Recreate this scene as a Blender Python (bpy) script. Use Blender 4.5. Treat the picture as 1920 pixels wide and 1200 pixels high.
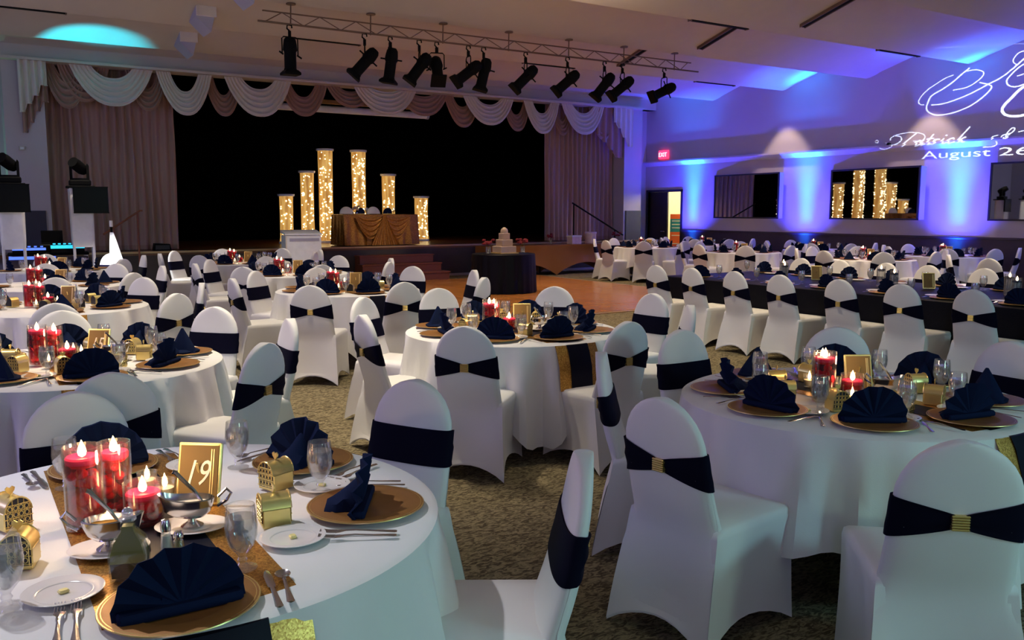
import bpy, bmesh, math, random
import numpy as np
from math import sin, cos, pi, radians, sqrt, atan2, hypot
random.seed(7)
R = radians
for o in list(bpy.data.objects):
    bpy.data.objects.remove(o)
scene = bpy.context.scene
C = scene.collection

# ------------------------------------------------------------------ camera
YAW, PITCH, EYE = R(32.6), math.atan(205 / 1640), 1.62
cam = bpy.data.cameras.new('camera')
cam.sensor_width = 36.0
cam.lens = 1640 / 1920 * 36.0
cam.clip_start = 0.05
cam.clip_end = 100
camo = bpy.data.objects.new('camera', cam)
C.objects.link(camo)
camo.location = (0, 0, EYE)
camo.rotation_euler = (pi / 2 - PITCH, 0, -YAW)
scene.camera = camo

# ------------------------------------------------------------------ colour management and world
vs = scene.view_settings
vs.view_transform = 'Standard'
vs.look = 'None'
vs.gamma = 1.0
vs.use_curve_mapping = False
vs.exposure = -0.14
w = bpy.data.worlds.new('night')
scene.world = w
w.use_nodes = True
bg = w.node_tree.nodes['Background']
bg.inputs[0].default_value = (0.02, 0.02, 0.035, 1)
bg.inputs[1].default_value = 0.3


# ------------------------------------------------------------------ lights
def lamp(kind, name, loc, energy, col, aim=None, size=0.1, angle=None, blend=1.0):
    l = bpy.data.lights.new(name, kind)
    l.energy = energy
    l.color = col
    if kind in ('POINT', 'SPOT'):
        l.shadow_soft_size = size
    if kind == 'SPOT':
        l.spot_size = R(angle)
        l.spot_blend = blend
    if kind == 'AREA':
        l.size = size
    o = bpy.data.objects.new(name, l)
    C.objects.link(o)
    o.location = loc
    if aim is not None:
        from mathutils import Vector
        d = Vector(aim) - Vector(loc)
        o.rotation_euler = d.to_track_quat('-Z', 'Y').to_euler()
    return o


WARM = (1.0, 0.78, 0.50)
WARM2 = (1.0, 0.86, 0.66)
# recessed ceiling downlights over the room
for yk in (1.2, 6.3, 8.8, 11.4, 15.8):
    for xk in (-1.6, 2.0, 5.6, 9.2, 12.0, 14.3):
        e = 410
        if yk < 2:
            e = 22 if xk > 0.5 else 110
        if xk > 13:
            e = 230
        lamp('SPOT', 'downlight_lamp', (xk, yk, 4.52), e, WARM2 if xk < 7 else WARM, (xk, yk, 0), 0.08, 82, 0.9)
# LED wash lamps in the back half of the room (behind the camera) and along the far left side
lamp('POINT', 'room_lamp', (-2.5, -3.5, 3.2), 90, (0.50, 0.44, 1.0), size=0.6)
lamp('POINT', 'room_lamp', (5.5, -3.5, 2.4), 310, (0.36, 0.86, 1.0), size=0.5)
lamp('POINT', 'room_lamp', (2.2, -3.0, 1.0), 85, (0.60, 1.0, 0.72), size=0.4)
lamp('POINT', 'room_lamp', (-4.5, 6.0, 3.0), 240, (0.44, 0.40, 1.0), size=0.6)
lamp('POINT', 'room_lamp', (-4.5, 13.0, 3.0), 220, (0.42, 0.50, 1.0), size=0.6)
lamp('POINT', 'room_lamp', (7.5, 9.5, 3.9), 30, (1.0, 0.76, 0.52), size=0.6)  # warm fill added over the middle of the room, no fitting
for (x, y) in ((7.4, 13.8), (10.6, 13.8)):
    lamp('SPOT', 'downlight_lamp', (x, y, 4.6), 260, WARM, (x, y, 0), 0.08, 80, 0.9)
lamp('SPOT', 'downlight_lamp', (3.7, 4.9, 4.6), 130, WARM2, (3.7, 4.9, 0), 0.08, 58, 0.9)
lamp('SPOT', 'downlight_lamp', (1.7, 5.9, 4.6), 420, WARM2, (1.7, 5.9, 0), 0.08, 62, 0.9)
lamp('SPOT', 'aimed_spot_lamp', (8.4, 12.9, 4.1), 420, (1, .82, .55), (8.7, 19.6, 1.25), 0.05, 17, 0.8)  # added spot at truss height, brightens the sweetheart table
lamp('SPOT', 'scrim_fill_lamp', (1.85, 14.85, 1.2), 110, (0.95, 0.97, 1.0), (2.34, 15.44, 0.75), 0.05, 75, 0.6)  # added lamp in front, stands in for the scrim's inner light
lamp('SPOT', 'aimed_spot_lamp', (6.6, 12.8, 4.1), 170, (1, .93, .82), (6.35, 17.9, .8), 0.05, 16, 0.8)  # another added spot, brightens the white lectern
# profile spots from the stage side onto the nearest table
lamp('SPOT', 'aimed_spot_lamp', (-0.6, 4.4, 4.45), 420, (0.93, 0.92, 1.0), (0.25, 2.5, 0.76), 0.05, 30, 0.6)
# green up-light washing the side bay by the DJ
lamp('SPOT', 'green_lamp', (-0.4, 20.0, 0.5), 90, (0.25, 1.0, 0.7), (0.7, 20.4, 3.2), 0.1, 100)
# cyan moving-head beam on the ceiling
lamp('SPOT', 'cyan_lamp', (1.75, 16.5, 2.45), 620, (0.02, 0.72, 1.0), (2.45, 17.75, 4.9), 0.03, 48, 0.5)
# blue LED up-lights along the mirror wall: beam core, purple spill, ceiling throw
for y in (17.98, 14.14, 10.33, 6.5, 2.6):
    lamp('SPOT', 'uplight_lamp', (17.30, y, 0.22), 8200, (0.004, 0.24, 1.0), (17.45, y, 3.2), 0.16, 19, 1.0)
    lamp('SPOT', 'uplight_lamp', (17.15, y, 0.22), 480, (0.015, 0.06, 1.0), (17.42, y, 3.0), 0.05, 62, 1.0)
    lamp('SPOT', 'uplight_lamp', (16.95, y, 0.55), 2200, (0.02, 0.15, 1.0), (17.12, y, 4.6), 0.05, 44, 1.0)
    lamp('SPOT', 'uplight_lamp', (16.75, y, 0.55), 1000, (0.05, 0.04, 1.0), (17.35, y, 4.4), 0.05, 110, 1.0)
# warm wall washers between them
for y in (16.0, 12.2, 8.2, 4.4):
    lamp('SPOT', 'washer_lamp', (16.75, y - 1.2, 4.5), 150, (1.0, 0.78, 0.66), (17.45, y - 1.2, 1.2), 0.05, 62, 0.45)


# ------------------------------------------------------------------ material helpers
def nodes_of(name):
    m = bpy.data.materials.new(name)
    m.use_nodes = True
    nt = m.node_tree
    b = nt.nodes['Principled BSDF']
    return m, nt, b


def mat(name, col, rough=0.6, metal=0.0, spec=0.4, vary=0.12, nscale=8.0, bump=0.0, bscale=60.0, emit=None, es=0.0, sheen=0.0, col2=None, stretch=None):
    m, nt, b = nodes_of(name)
    N = nt.nodes.new
    L = nt.links.new
    tc = N('ShaderNodeTexCoord')
    mp = N('ShaderNodeMapping')
    if stretch:
        mp.inputs['Scale'].default_value = stretch
    L(tc.outputs['Object'], mp.inputs['Vector'])
    no = N('ShaderNodeTexNoise')
    no.inputs['Scale'].default_value = nscale
    no.inputs['Detail'].default_value = 4
    L(mp.outputs['Vector'], no.inputs['Vector'])
    cr = N('ShaderNodeMixRGB')
    c1 = tuple(max(0, c * (1 - vary)) for c in col) + (1,)
    c2 = tuple(min(1, c * (1 + vary)) for c in (col2 or col)) + (1,)
    cr.inputs[1].default_value = c1
    cr.inputs[2].default_value = c2
    L(no.outputs['Fac'], cr.inputs[0])
    L(cr.outputs[0], b.inputs['Base Color'])
    b.inputs['Roughness'].default_value = rough
    b.inputs['Metallic'].default_value = metal
    b.inputs['Specular IOR Level'].default_value = spec
    if sheen:
        b.inputs['Sheen Weight'].default_value = sheen
    if emit:
        b.inputs['Emission Color'].default_value = tuple(emit) + (1,)
        b.inputs['Emission Strength'].default_value = es
    if bump:
        n2 = N('ShaderNodeTexNoise')
        n2.inputs['Scale'].default_value = bscale
        n2.inputs['Detail'].default_value = 3
        L(mp.outputs['Vector'], n2.inputs['Vector'])
        bp = N('ShaderNodeBump')
        bp.inputs['Strength'].default_value = bump
        bp.inputs['Distance'].default_value = 0.01
        L(n2.outputs['Fac'], bp.inputs['Height'])
        L(bp.outputs['Normal'], b.inputs['Normal'])
    return m


def glass(name, tint=(1, 1, 1), body=0.0, bodycol=(1, 1, 1), gloss=0.06, rough=0.03):
    """thin clear glass: transparent with a facing-dependent mirror coat, body = share of diffuse"""
    m = bpy.data.materials.new(name)
    m.use_nodes = True
    nt = m.node_tree
    nt.nodes.clear()
    N = nt.nodes.new
    L = nt.links.new
    out = N('ShaderNodeOutputMaterial')
    tr = N('ShaderNodeBsdfTransparent')
    tr.inputs[0].default_value = tuple(tint) + (1,)
    df = N('ShaderNodeBsdfDiffuse')
    df.inputs[0].default_value = tuple(bodycol) + (1,)
    m1 = N('ShaderNodeMixShader')
    m1.inputs[0].default_value = body
    L(tr.outputs[0], m1.inputs[1])
    L(df.outputs[0], m1.inputs[2])
    gl = N('ShaderNodeBsdfGlossy')
    gl.inputs['Roughness'].default_value = rough
    lw = N('ShaderNodeLayerWeight')
    lw.inputs[0].default_value = 0.25
    ma = N('ShaderNodeMath')
    ma.operation = 'MULTIPLY_ADD'
    ma.inputs[1].default_value = 0.55
    ma.inputs[2].default_value = gloss
    L(lw.outputs['Facing'], ma.inputs[0])
    m2 = N('ShaderNodeMixShader')
    L(ma.outputs[0], m2.inputs[0])
    L(m1.outputs[0], m2.inputs[1])
    L(gl.outputs[0], m2.inputs[2])
    L(m2.outputs[0], out.inputs[0])
    return m


def emis(name, col, s):
    m = bpy.data.materials.new(name)
    m.use_nodes = True
    nt = m.node_tree
    b = nt.nodes['Principled BSDF']
    b.inputs['Base Color'].default_value = tuple(col) + (1,)
    b.inputs['Emission Color'].default_value = tuple(col) + (1,)
    b.inputs['Emission Strength'].default_value = s
    return m


M = {}
M['plaster'] = mat('ceiling_plaster', (0.56, 0.49, 0.43), 0.9, vary=0.05, nscale=3, bump=0.15, bscale=90)
M['wall'] = mat('wall_paint', (0.54, 0.47, 0.48), 0.85, vary=0.04, nscale=2, bump=0.1, bscale=120)
M['wainscot'] = mat('dark_wainscot', (0.055, 0.038, 0.05), 0.6, vary=0.2)
M['ledge'] = mat('ledge_paint', (0.55, 0.48, 0.48), 0.7)
M['darkpanel'] = mat('dark_panel', (0.05, 0.05, 0.075), 0.6)
M['black'] = mat('black_drape', (0.0015, 0.0015, 0.0018), 1.0, spec=0.0)
M['blackmetal'] = mat('black_metal', (0.0035, 0.0035, 0.004), 0.75, 0.0, 0.12)
M['screen'] = mat('screen_black', (0.002, 0.002, 0.003), 0.3, spec=0.12)
M['fascia'] = mat('stage_fascia', (0.075, 0.06, 0.05), 0.75, vary=0.25, nscale=5)
M['stagewood'] = mat('stage_wood', (0.16, 0.065, 0.025), 0.28, vary=0.3, nscale=4, stretch=(1, 14, 1))
M['stagetrim'] = mat('stage_edge', (0.55, 0.36, 0.17), 0.4, 0.3)
M['stepwood'] = mat('step_wood', (0.27, 0.085, 0.04), 0.4, vary=0.3, nscale=5, stretch=(2, 14, 14))
M['rosecurtain'] = mat('rose_curtain', (0.42, 0.25, 0.20), 0.85, vary=0.14, nscale=3, stretch=(6, 6, 0.3), sheen=0.2)
M['roseswag'] = mat('rose_swag', (0.36, 0.20, 0.15), 0.8, vary=0.1, sheen=0.2)
M['creamswag'] = mat('cream_swag', (0.70, 0.62, 0.54), 0.8, vary=0.06, sheen=0.2)
M['spandex'] = mat('white_spandex', (0.80, 0.79, 0.77), 0.55, spec=0.25, vary=0.02, bump=0.03, bscale=300, sheen=0.15)
M['cloth'] = mat('white_cloth', (0.82, 0.81, 0.79), 0.8, spec=0.2, vary=0.03, bump=0.05, bscale=200)
M['navy'] = mat('navy_sash', (0.003, 0.003, 0.013), 0.7, spec=0.06, vary=0.15)
M['navynap'] = mat('navy_napkin', (0.006, 0.012, 0.042), 0.85, spec=0.05, vary=0.15, bump=0.08, bscale=250)
M['navycloth'] = mat('navy_cloth', (0.002, 0.002, 0.006), 0.45, spec=0.16, vary=0.3, nscale=20, bump=0.2, bscale=80)
M['navyrun'] = mat('navy_runner', (0.003, 0.003, 0.013), 0.5, spec=0.15)
M['gold'] = mat('gold_metal', (0.86, 0.68, 0.26), 0.3, 0.75, vary=0.06)
M['goldbuckle'] = mat('gold_buckle', (0.80, 0.60, 0.22), 0.35, 0.9)
M['charger'] = mat('gold_charger', (0.36, 0.165, 0.045), 0.45, 0.45, 0.5, vary=0.12, nscale=30)
M['sequin'] = None
M['steel'] = mat('steel', (0.62, 0.60, 0.60), 0.18, 1.0, vary=0.03)
M['china'] = mat('white_china', (0.80, 0.77, 0.74), 0.18, spec=0.5, vary=0.02)
M['butter'] = mat('butter', (0.85, 0.75, 0.30), 0.5)
M['cream'] = mat('cream_sauce', (0.80, 0.74, 0.60), 0.35)
M['orange'] = mat('orange_dressing', (0.75, 0.33, 0.03), 0.3)
M['oil'] = mat('dark_oil', (0.02, 0.025, 0.008), 0.1, spec=0.6)
M['oil2'] = mat('green_oil', (0.20, 0.20, 0.05), 0.1, spec=0.6)
M['salt'] = mat('salt', (0.62, 0.74, 0.68), 0.6)
M['glass'] = glass('clear_glass', (0.98, 0.98, 0.98), 0.03, (0.9, 0.9, 0.9), 0.06)
M['water'] = glass('iced_water', (0.97, 0.97, 0.97), 0.13, (0.9, 0.9, 0.9), 0.14, 0.12)
M['cruetglass'] = glass('cruet_glass', (0.96, 0.98, 0.94), 0.025, (0.75, 0.8, 0.7), 0.07)
M['redwater'] = glass('red_water', (0.92, 0.11, 0.15), 0.05, (0.5, 0.01, 0.03), 0.01, 0.1)
M['vaseglass'] = glass('vase_glass', (0.98, 0.98, 0.98), 0.012, (0.8, 0.8, 0.85), 0.025)
M['rose'] = mat('red_rose', (0.50, 0.006, 0.02), 0.5, vary=0.4, nscale=30)
M['wax'] = mat('pink_red_wax', (0.62, 0.010, 0.065), 0.5, spec=0.2)
M['creamwax'] = mat('cream_wax', (0.85, 0.75, 0.55), 0.5)
M['flame'] = emis('candle_flame', (1.0, 0.62, 0.28), 16.0)
M['gem'] = glass('glass_gem', (0.9, 0.92, 1.0), 0.25, (0.8, 0.85, 1.0), 0.25, 0.05)
M['card'] = mat('gold_card', (0.17, 0.105, 0.03), 0.7, 0.0, vary=0.15)
M['ivory'] = mat('ivory_ink', (0.85, 0.80, 0.70), 0.6)
M['palegold'] = mat('pale_gold_ink', (0.75, 0.58, 0.25), 0.4, 0.4)
M['whiteplastic'] = mat('white_scrim', (0.86, 0.85, 0.86), 0.6)
M['truss'] = mat('truss_metal', (0.20, 0.13, 0.10), 0.5, 0.6)
M['redpetal'] = mat('red_petals', (0.20, 0.012, 0.02), 0.8, vary=0.4, nscale=40)
M['icing'] = mat('cake_icing', (0.55, 0.40, 0.31), 0.6)
M['gift'] = mat('gift_paper', (0.72, 0.55, 0.55), 0.5, vary=0.25, nscale=14)
M['goldspandex'] = mat('gold_spandex', (0.30, 0.12, 0.022), 0.45, spec=0.4, vary=0.12, nscale=2)
M['mirror'] = mat('mirror', (0.62, 0.62, 0.66), 0.015, 1.0, vary=0.0)
M['frame'] = mat('mirror_frame', (0.02, 0.018, 0.025), 0.5)
M['door'] = mat('dark_door', (0.02, 0.012, 0.012), 0.5)
M['corridor'] = mat('corridor_paint', (0.75, 0.70, 0.52), 0.8)
M['redglow'] = emis('exit_red', (1.0, 0.04, 0.12), 2.0)
M['whiteglow'] = emis('exit_letters', (1.0, 0.55, 0.6), 2.5)
M['bulb'] = emis('fairy_bulb', (1.0, 0.80, 0.42), 9.0)
M['blueglow'] = emis('blue_led', (0.10, 0.22, 1.0), 1.2)
M['cyanglow'] = emis('cyan_led', (0.03, 0.60, 0.85), 1.3)
M['orangeband'] = mat('orange_band', (0.75, 0.12, 0.02), 0.6)
M['tealband'] = mat('teal_band', (0.02, 0.22, 0.24), 0.6)
M['lavender_shade'] = mat('lavender_shade_tone', (0.42, 0.40, 0.50), 0.9, vary=0.03)  # lavender grey, shade put into the colour of hood shells and recess strip


def make_carpet():
    m, nt, b = nodes_of('patterned_carpet')
    N, L = nt.nodes.new, nt.links.new
    tc = N('ShaderNodeTexCoord')
    mp = N('ShaderNodeMapping')
    mp.inputs['Scale'].default_value = (15, 34, 1)
    mp.inputs['Rotation'].default_value = (0, 0, 0.5)
    L(tc.outputs['Object'], mp.inputs['Vector'])
    no = N('ShaderNodeTexNoise')
    no.inputs['Scale'].default_value = 1.3
    no.inputs['Detail'].default_value = 2
    no.inputs['Distortion'].default_value = 1.6
    L(mp.outputs['Vector'], no.inputs['Vector'])
    r = N('ShaderNodeValToRGB')
    r.color_ramp.elements[0].position = 0.40
    r.color_ramp.elements[0].color = (0.11, 0.085, 0.05, 1)
    r.color_ramp.elements[1].position = 0.60
    r.color_ramp.elements[1].color = (0.38, 0.315, 0.18, 1)
    L(no.outputs['Fac'], r.inputs[0])
    n2 = N('ShaderNodeTexNoise')
    n2.inputs['Scale'].default_value = 160
    L(tc.outputs['Object'], n2.inputs['Vector'])
    mx = N('ShaderNodeMixRGB')
    mx.blend_type = 'MULTIPLY'
    mx.inputs[0].default_value = 0.5
    L(r.outputs[0], mx.inputs[1])
    L(n2.outputs['Fac'], mx.inputs[2])
    L(mx.outputs[0], b.inputs['Base Color'])
    b.inputs['Roughness'].default_value = 0.95
    b.inputs['Specular IOR Level'].default_value = 0.1
    bp = N('ShaderNodeBump')
    bp.inputs['Strength'].default_value = 0.4
    bp.inputs['Distance'].default_value = 0.01
    L(n2.outputs['Fac'], bp.inputs['Height'])
    L(bp.outputs['Normal'], b.inputs['Normal'])
    return m


def make_parquet():
    m, nt, b = nodes_of('parquet')
    N, L = nt.nodes.new, nt.links.new
    tc = N('ShaderNodeTexCoord')
    br = N('ShaderNodeTexBrick')
    br.inputs['Scale'].default_value = 1.0
    br.inputs['Brick Width'].default_value = 0.45
    br.inputs['Row Height'].default_value = 0.075
    br.inputs['Mortar Size'].default_value = 0.002
    br.inputs['Color1'].default_value = (0.46, 0.17, 0.04, 1)
    br.inputs['Color2'].default_value = (0.60, 0.235, 0.055, 1)
    br.inputs['Mortar'].default_value = (0.20, 0.07, 0.02, 1)
    L(tc.outputs['Object'], br.inputs['Vector'])
    no = N('ShaderNodeTexNoise')
    no.inputs['Scale'].default_value = 14
    L(tc.outputs['Object'], no.inputs['Vector'])
    mx = N('ShaderNodeMixRGB')
    mx.blend_type = 'MULTIPLY'
    mx.inputs[0].default_value = 0.35
    L(br.outputs[0], mx.inputs[1])
    L(no.outputs['Fac'], mx.inputs[2])
    L(mx.outputs[0], b.inputs['Base Color'])
    b.inputs['Roughness'].default_value = 0.22
    return m


def make_sequin(name, c1, c2, scale=260, metal=0.75, rough=0.35):
    m, nt, b = nodes_of(name)
    N, L = nt.nodes.new, nt.links.new
    tc = N('ShaderNodeTexCoord')
    vo = N('ShaderNodeTexVoronoi')
    vo.inputs['Scale'].default_value = scale
    L(tc.outputs['Object'], vo.inputs['Vector'])
    r = N('ShaderNodeMixRGB')
    r.inputs[1].default_value = c1 + (1,)
    r.inputs[2].default_value = c2 + (1,)
    sx = N('ShaderNodeSeparateColor')
    L(vo.outputs['Color'], sx.inputs[0])
    L(sx.outputs[0], r.inputs[0])
    L(r.outputs[0], b.inputs['Base Color'])
    b.inputs['Metallic'].default_value = metal
    b.inputs['Roughness'].default_value = rough
    bp = N('ShaderNodeBump')
    bp.inputs['Strength'].default_value = 0.9
    bp.inputs['Distance'].default_value = 0.004
    L(sx.outputs[1], bp.inputs['Height'])
    L(bp.outputs['Normal'], b.inputs['Normal'])
    return m


def make_sleeve():
    m, nt, b = nodes_of('lit_sleeve')
    N, L = nt.nodes.new, nt.links.new
    tc = N('ShaderNodeTexCoord')
    mp = N('ShaderNodeMapping')
    mp.inputs['Scale'].default_value = (9, 9, 1.2)
    L(tc.outputs['Object'], mp.inputs['Vector'])
    no = N('ShaderNodeTexNoise')
    no.inputs['Scale'].default_value = 1.6
    no.inputs['Detail'].default_value = 3
    L(mp.outputs['Vector'], no.inputs['Vector'])
    r = N('ShaderNodeValToRGB')
    r.color_ramp.elements[0].position = 0.35
    r.color_ramp.elements[0].color = (0.50, 0.19, 0.025, 1)
    r.color_ramp.elements[1].position = 0.70
    r.color_ramp.elements[1].color = (1.0, 0.60, 0.16, 1)
    L(no.outputs['Fac'], r.inputs[0])
    b.inputs['Base Color'].default_value = (0.35, 0.22, 0.09, 1)
    L(r.outputs[0], b.inputs['Emission Color'])
    b.inputs['Emission Strength'].default_value = 0.75
    return m


M['carpet'] = make_carpet()
M['parquet'] = make_parquet()
M['sequin'] = make_sequin('gold_sequin', (0.32, 0.13, 0.02), (0.75, 0.42, 0.10))
M['sequintable'] = make_sequin('bronze_sequin', (0.26, 0.095, 0.016), (0.52, 0.22, 0.04), 60, 0.45, 0.45)
M['sleeve'] = make_sleeve()


# ------------------------------------------------------------------ mesh helpers
class MB:
    def __init__(s):
        s.v, s.f = [], []

    def add(s, vs_, fs):
        b = len(s.v)
        s.v += [tuple(p) for p in vs_]
        s.f += [tuple(i + b for i in f) for f in fs]
        return s

    def box(s, x0, x1, y0, y1, z0, z1):
        return s.add([(x0, y0, z0), (x1, y0, z0), (x1, y1, z0), (x0, y1, z0), (x0, y0, z1), (x1, y0, z1), (x1, y1, z1), (x0, y1, z1)],
                     [(0, 3, 2, 1), (4, 5, 6, 7), (0, 1, 5, 4), (1, 2, 6, 5), (2, 3, 7, 6), (3, 0, 4, 7)])

    def bbox(s, x0, x1, y0, y1, z0, z1, c=0.01):
        """box with chamfered vertical and top edges"""
        def ring(i, z):
            return [(x0 + i + c, y0 + i, z), (x1 - i - c, y0 + i, z), (x1 - i, y0 + i + c, z), (x1 - i, y1 - i - c, z), (x1 - i - c, y1 - i, z), (x0 + i + c, y1 - i, z), (x0 + i, y1 - i - c, z), (x0 + i, y0 + i + c, z)]
        return s.rings([ring(c * .7, z0), ring(0, z0 + c), ring(0, z1 - c), ring(c * .7, z1)], True, True)

    def rings(s, rs, cap0=False, cap1=False, closed=True):
        n = len(rs[0])
        vs_ = [p for r in rs for p in r]
        fs = []
        for i in range(len(rs) - 1):
            for j in range(n if closed else n - 1):
                k = (j + 1) % n
                fs.append((i * n + j, i * n + k, (i + 1) * n + k, (i + 1) * n + j))
        if cap0:
            fs.append(tuple(reversed(range(n))))
        if cap1:
            fs.append(tuple((len(rs) - 1) * n + j for j in range(n)))
        return s.add(vs_, fs)

    def lathe(s, prof, n=20, cx=0, cy=0, cap0=True, cap1=True, sx=1, sy=1):
        rs = [[(cx + r * sx * cos(2 * pi * k / n), cy + r * sy * sin(2 * pi * k / n), z) for k in range(n)] for r, z in prof]
        return s.rings(rs, cap0, cap1)

    def tube(s, pts, r, n=6, r2=None):
        from mathutils import Vector
        P = [Vector(p) for p in pts]
        rs = []
        up = Vector((0.13, 0.31, 0.94))
        for i, p in enumerate(P):
            t = (P[min(i + 1, len(P) - 1)] - P[max(i - 1, 0)]).normalized()
            a = t.cross(up)
            if a.length < 0.05:
                a = t.cross(Vector((1, 0, 0)))
            a.normalize()
            b = t.cross(a)
            rr = r if r2 is None else r + (r2 - r) * i / (len(P) - 1)
            rs.append([tuple(p + a * rr * cos(2 * pi * k / n) + b * rr * sin(2 * pi * k / n)) for k in range(n)])
        return s.rings(rs, True, True)

    def prism(s, poly, z0, z1):
        n = len(poly)
        return s.rings([[(x, y, z0) for x, y in poly], [(x, y, z1) for x, y in poly]], True, True)

    def prism_y(s, poly, y0, y1):
        """polygon in x,z extruded along y"""
        return s.rings([[(x, y0, z) for x, z in poly], [(x, y1, z) for x, z in poly]], True, True)

    def ball(s, c, r, n=8, m=5, sz=1.0):
        prof = [(max(1e-4, r * sin(pi * i / m)), c[2] - r * sz * cos(pi * i / m)) for i in range(m + 1)]
        return s.lathe(prof, n, c[0], c[1])

    def mesh(s, name, m, smooth=True, fix=True):
        me = bpy.data.meshes.new(name)
        me.from_pydata(s.v, [], s.f)
        if fix:
            bm = bmesh.new()
            bm.from_mesh(me)
            bmesh.ops.recalc_face_normals(bm, faces=bm.faces)
            bm.to_mesh(me)
            bm.free()
        if smooth:
            me.polygons.foreach_set('use_smooth', [True] * len(me.polygons))
            if smooth != 'all':
                try:
                    me.set_sharp_from_angle(angle=R(42))
                except Exception:
                    pass
        me.materials.append(M[m] if isinstance(m, str) else m)
        me.update()
        return me


def obj(name, me, parent=None, loc=(0, 0, 0), rz=0.0, rot=None):
    o = bpy.data.objects.new(name, me)
    C.objects.link(o)
    o.location = loc
    o.rotation_euler = rot if rot else (0, 0, rz)
    if parent is not None:
        o.parent = parent
    return o


def tag(o, label=None, cat=None, group=None, kind=None):
    if label:
        o['label'] = label
    if cat:
        o['category'] = cat
    if group:
        o['group'] = group
    if kind:
        o['kind'] = kind
    return o


def thing(name, label, cat, loc=(0, 0, 0), rz=0.0, group=None):
    o = bpy.data.objects.new(name, None)
    C.objects.link(o)
    o.empty_display_size = 0.1
    o.location = loc
    o.rotation_euler = (0, 0, rz)
    return tag(o, label, cat, group)


def struct(name, me, parent=None, label=None, loc=(0, 0, 0), rz=0):
    o = obj(name, me, parent, loc, rz)
    if parent is None:
        o['kind'] = 'structure'
    if label:
        o['label'] = label
    return o


def box_mesh(m, *a, smooth=False):
    return MB().box(*a).mesh('box', m, smooth)


# ------------------------------------------------------------------ room shell
WX, SY = 17.5, 19.3            # mirror wall plane, stage front plane
LX, BY = -6.5, -6.0
struct('floor', MB().box(LX, WX, BY, 26, -0.1, 0).mesh('floor', 'carpet', False), label='olive and brown patterned carpet')
# saw-tooth ceiling, one panel per tooth
ceil = bpy.data.objects.new('ceiling', None)
C.objects.link(ceil)
tag(ceil, 'stepped ceiling of sloping plaster panels', kind='structure')
lips = [10.3 + 2.35 * k for k in range(-7, 4)] + [19.6]
for i in range(len(lips) - 1):
    y0, y1 = lips[i], lips[i + 1]
    zl = 4.55
    if i == len(lips) - 2:
        prof = [(y0, 5.25), (y1 - 0.02, 4.80), (y1, 4.78), (y1, 4.50), (y1 + 0.3, 4.50), (y1 + 0.3, 5.5), (y0, 5.5)]
    else:
        prof = [(y0, 5.22), (y1 - 0.38, 4.66), (y1 - 0.22, 4.60), (y1 - 0.1, 4.565), (y1, zl), (y1 + 0.03, zl + 0.02), (y1 + 0.03, 5.3), (y0, 5.3)]
    me = MB().rings([[(LX, y, z) for y, z in prof], [(WX + 0.1, y, z) for y, z in prof]], True, True).mesh('ceiling_panel', 'plaster', True)
    obj('ceiling_panel', me, ceil)
struct('roof', box_mesh('black', LX, WX + 0.2, BY, 27, 5.5, 5.6))
# dark linear air slots
def slot(name, label, x0, x1, y0, y1, z0, z1=None):
    t = thing(name, label, 'air vent', ((x0 + x1) / 2, (y0 + y1) / 2, z0))
    ax, ay = (x1 - x0) / 2, (y1 - y0) / 2
    dz = (z1 - z0) / 2 if z1 is not None else 0
    zz = (z0 + z1) / 2 - z0 if z1 is not None else 0
    def bar(a0, a1, b0, b1, t0, t1):
        vs_ = []
        for z in (t0, t1):
            for (x, y) in ((a0, b0), (a1, b0), (a1, b1), (a0, b1)):
                vs_.append((x, y, z + zz + dz * (y / ay)))
        return MB().add(vs_, [(0, 3, 2, 1), (4, 5, 6, 7), (0, 1, 5, 4), (1, 2, 6, 5), (2, 3, 7, 6), (3, 0, 4, 7)])
    obj('slot_plate', bar(-ax, ax, -ay, ay, -0.02, 0.02).mesh('slot_plate', 'blackmetal', False), t)
    fr = MB()
    for a in ((-ax - .02, -ax, -ay, ay), (ax, ax + .02, -ay, ay)):
        b = bar(*a, -0.03, 0.02)
        fr.add(b.v, b.f)
    obj('slot_frame', fr.mesh('slot_frame', 'truss', False), t)
for yl, nm in ((10.3, 'ceiling step nearer than the truss'), (15.0, 'ceiling step beyond the truss')):
    for i, xc in enumerate((1.05, 5.75, 10.5, 15.2)):
        slot('ceiling_slot_vent', '%s dark air slot of the %s counting toward the mirrors' % (('first', 'second', 'third', 'fourth')[i], nm), xc - 0.62, xc + 0.62, yl - 0.02, yl + 0.06, 4.56)
for i, y in enumerate((5.6, 7.95, 10.3, 12.65)):
    slot('ceiling_slot_vent', 'long dark slot running up the ceiling, %s panel from the stage' % ('fifth', 'fourth', 'third', 'second')[i], 11.98, 12.08, y + 0.25, y + 2.0, 5.125, 4.63)
slot('ceiling_slot_vent', 'long dark slot high in the corner above the projected monogram', 14.3, 14.4, 5.9, 7.5, 5.11, 4.65)
dl = thing('recessed_downlight', 'small bright recessed ceiling light at the end of a slot', 'ceiling light', (12.02, 7.97, 4.70))
obj('trim_ring', MB().lathe([(0.07, 0.0), (0.10, -0.012), (0.10, 0.01), (0.07, 0.01)], 20, cap0=False, cap1=False).mesh('trim_ring', 'plaster'), dl)
obj('lamp_disc', MB().lathe([(0.001, -0.006), (0.07, -0.004)], 20).mesh('lamp_disc', emis('lamp_white', (1, 0.93, 0.8), 6.0)), dl)
HOODS = ((3.66, 16.6, 4.60, 'nearest the valance'), (3.41, 14.3, 4.60, 'between the other two'), (3.4, 12.0, 4.58, 'at the top edge above the truss end'))
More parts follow.
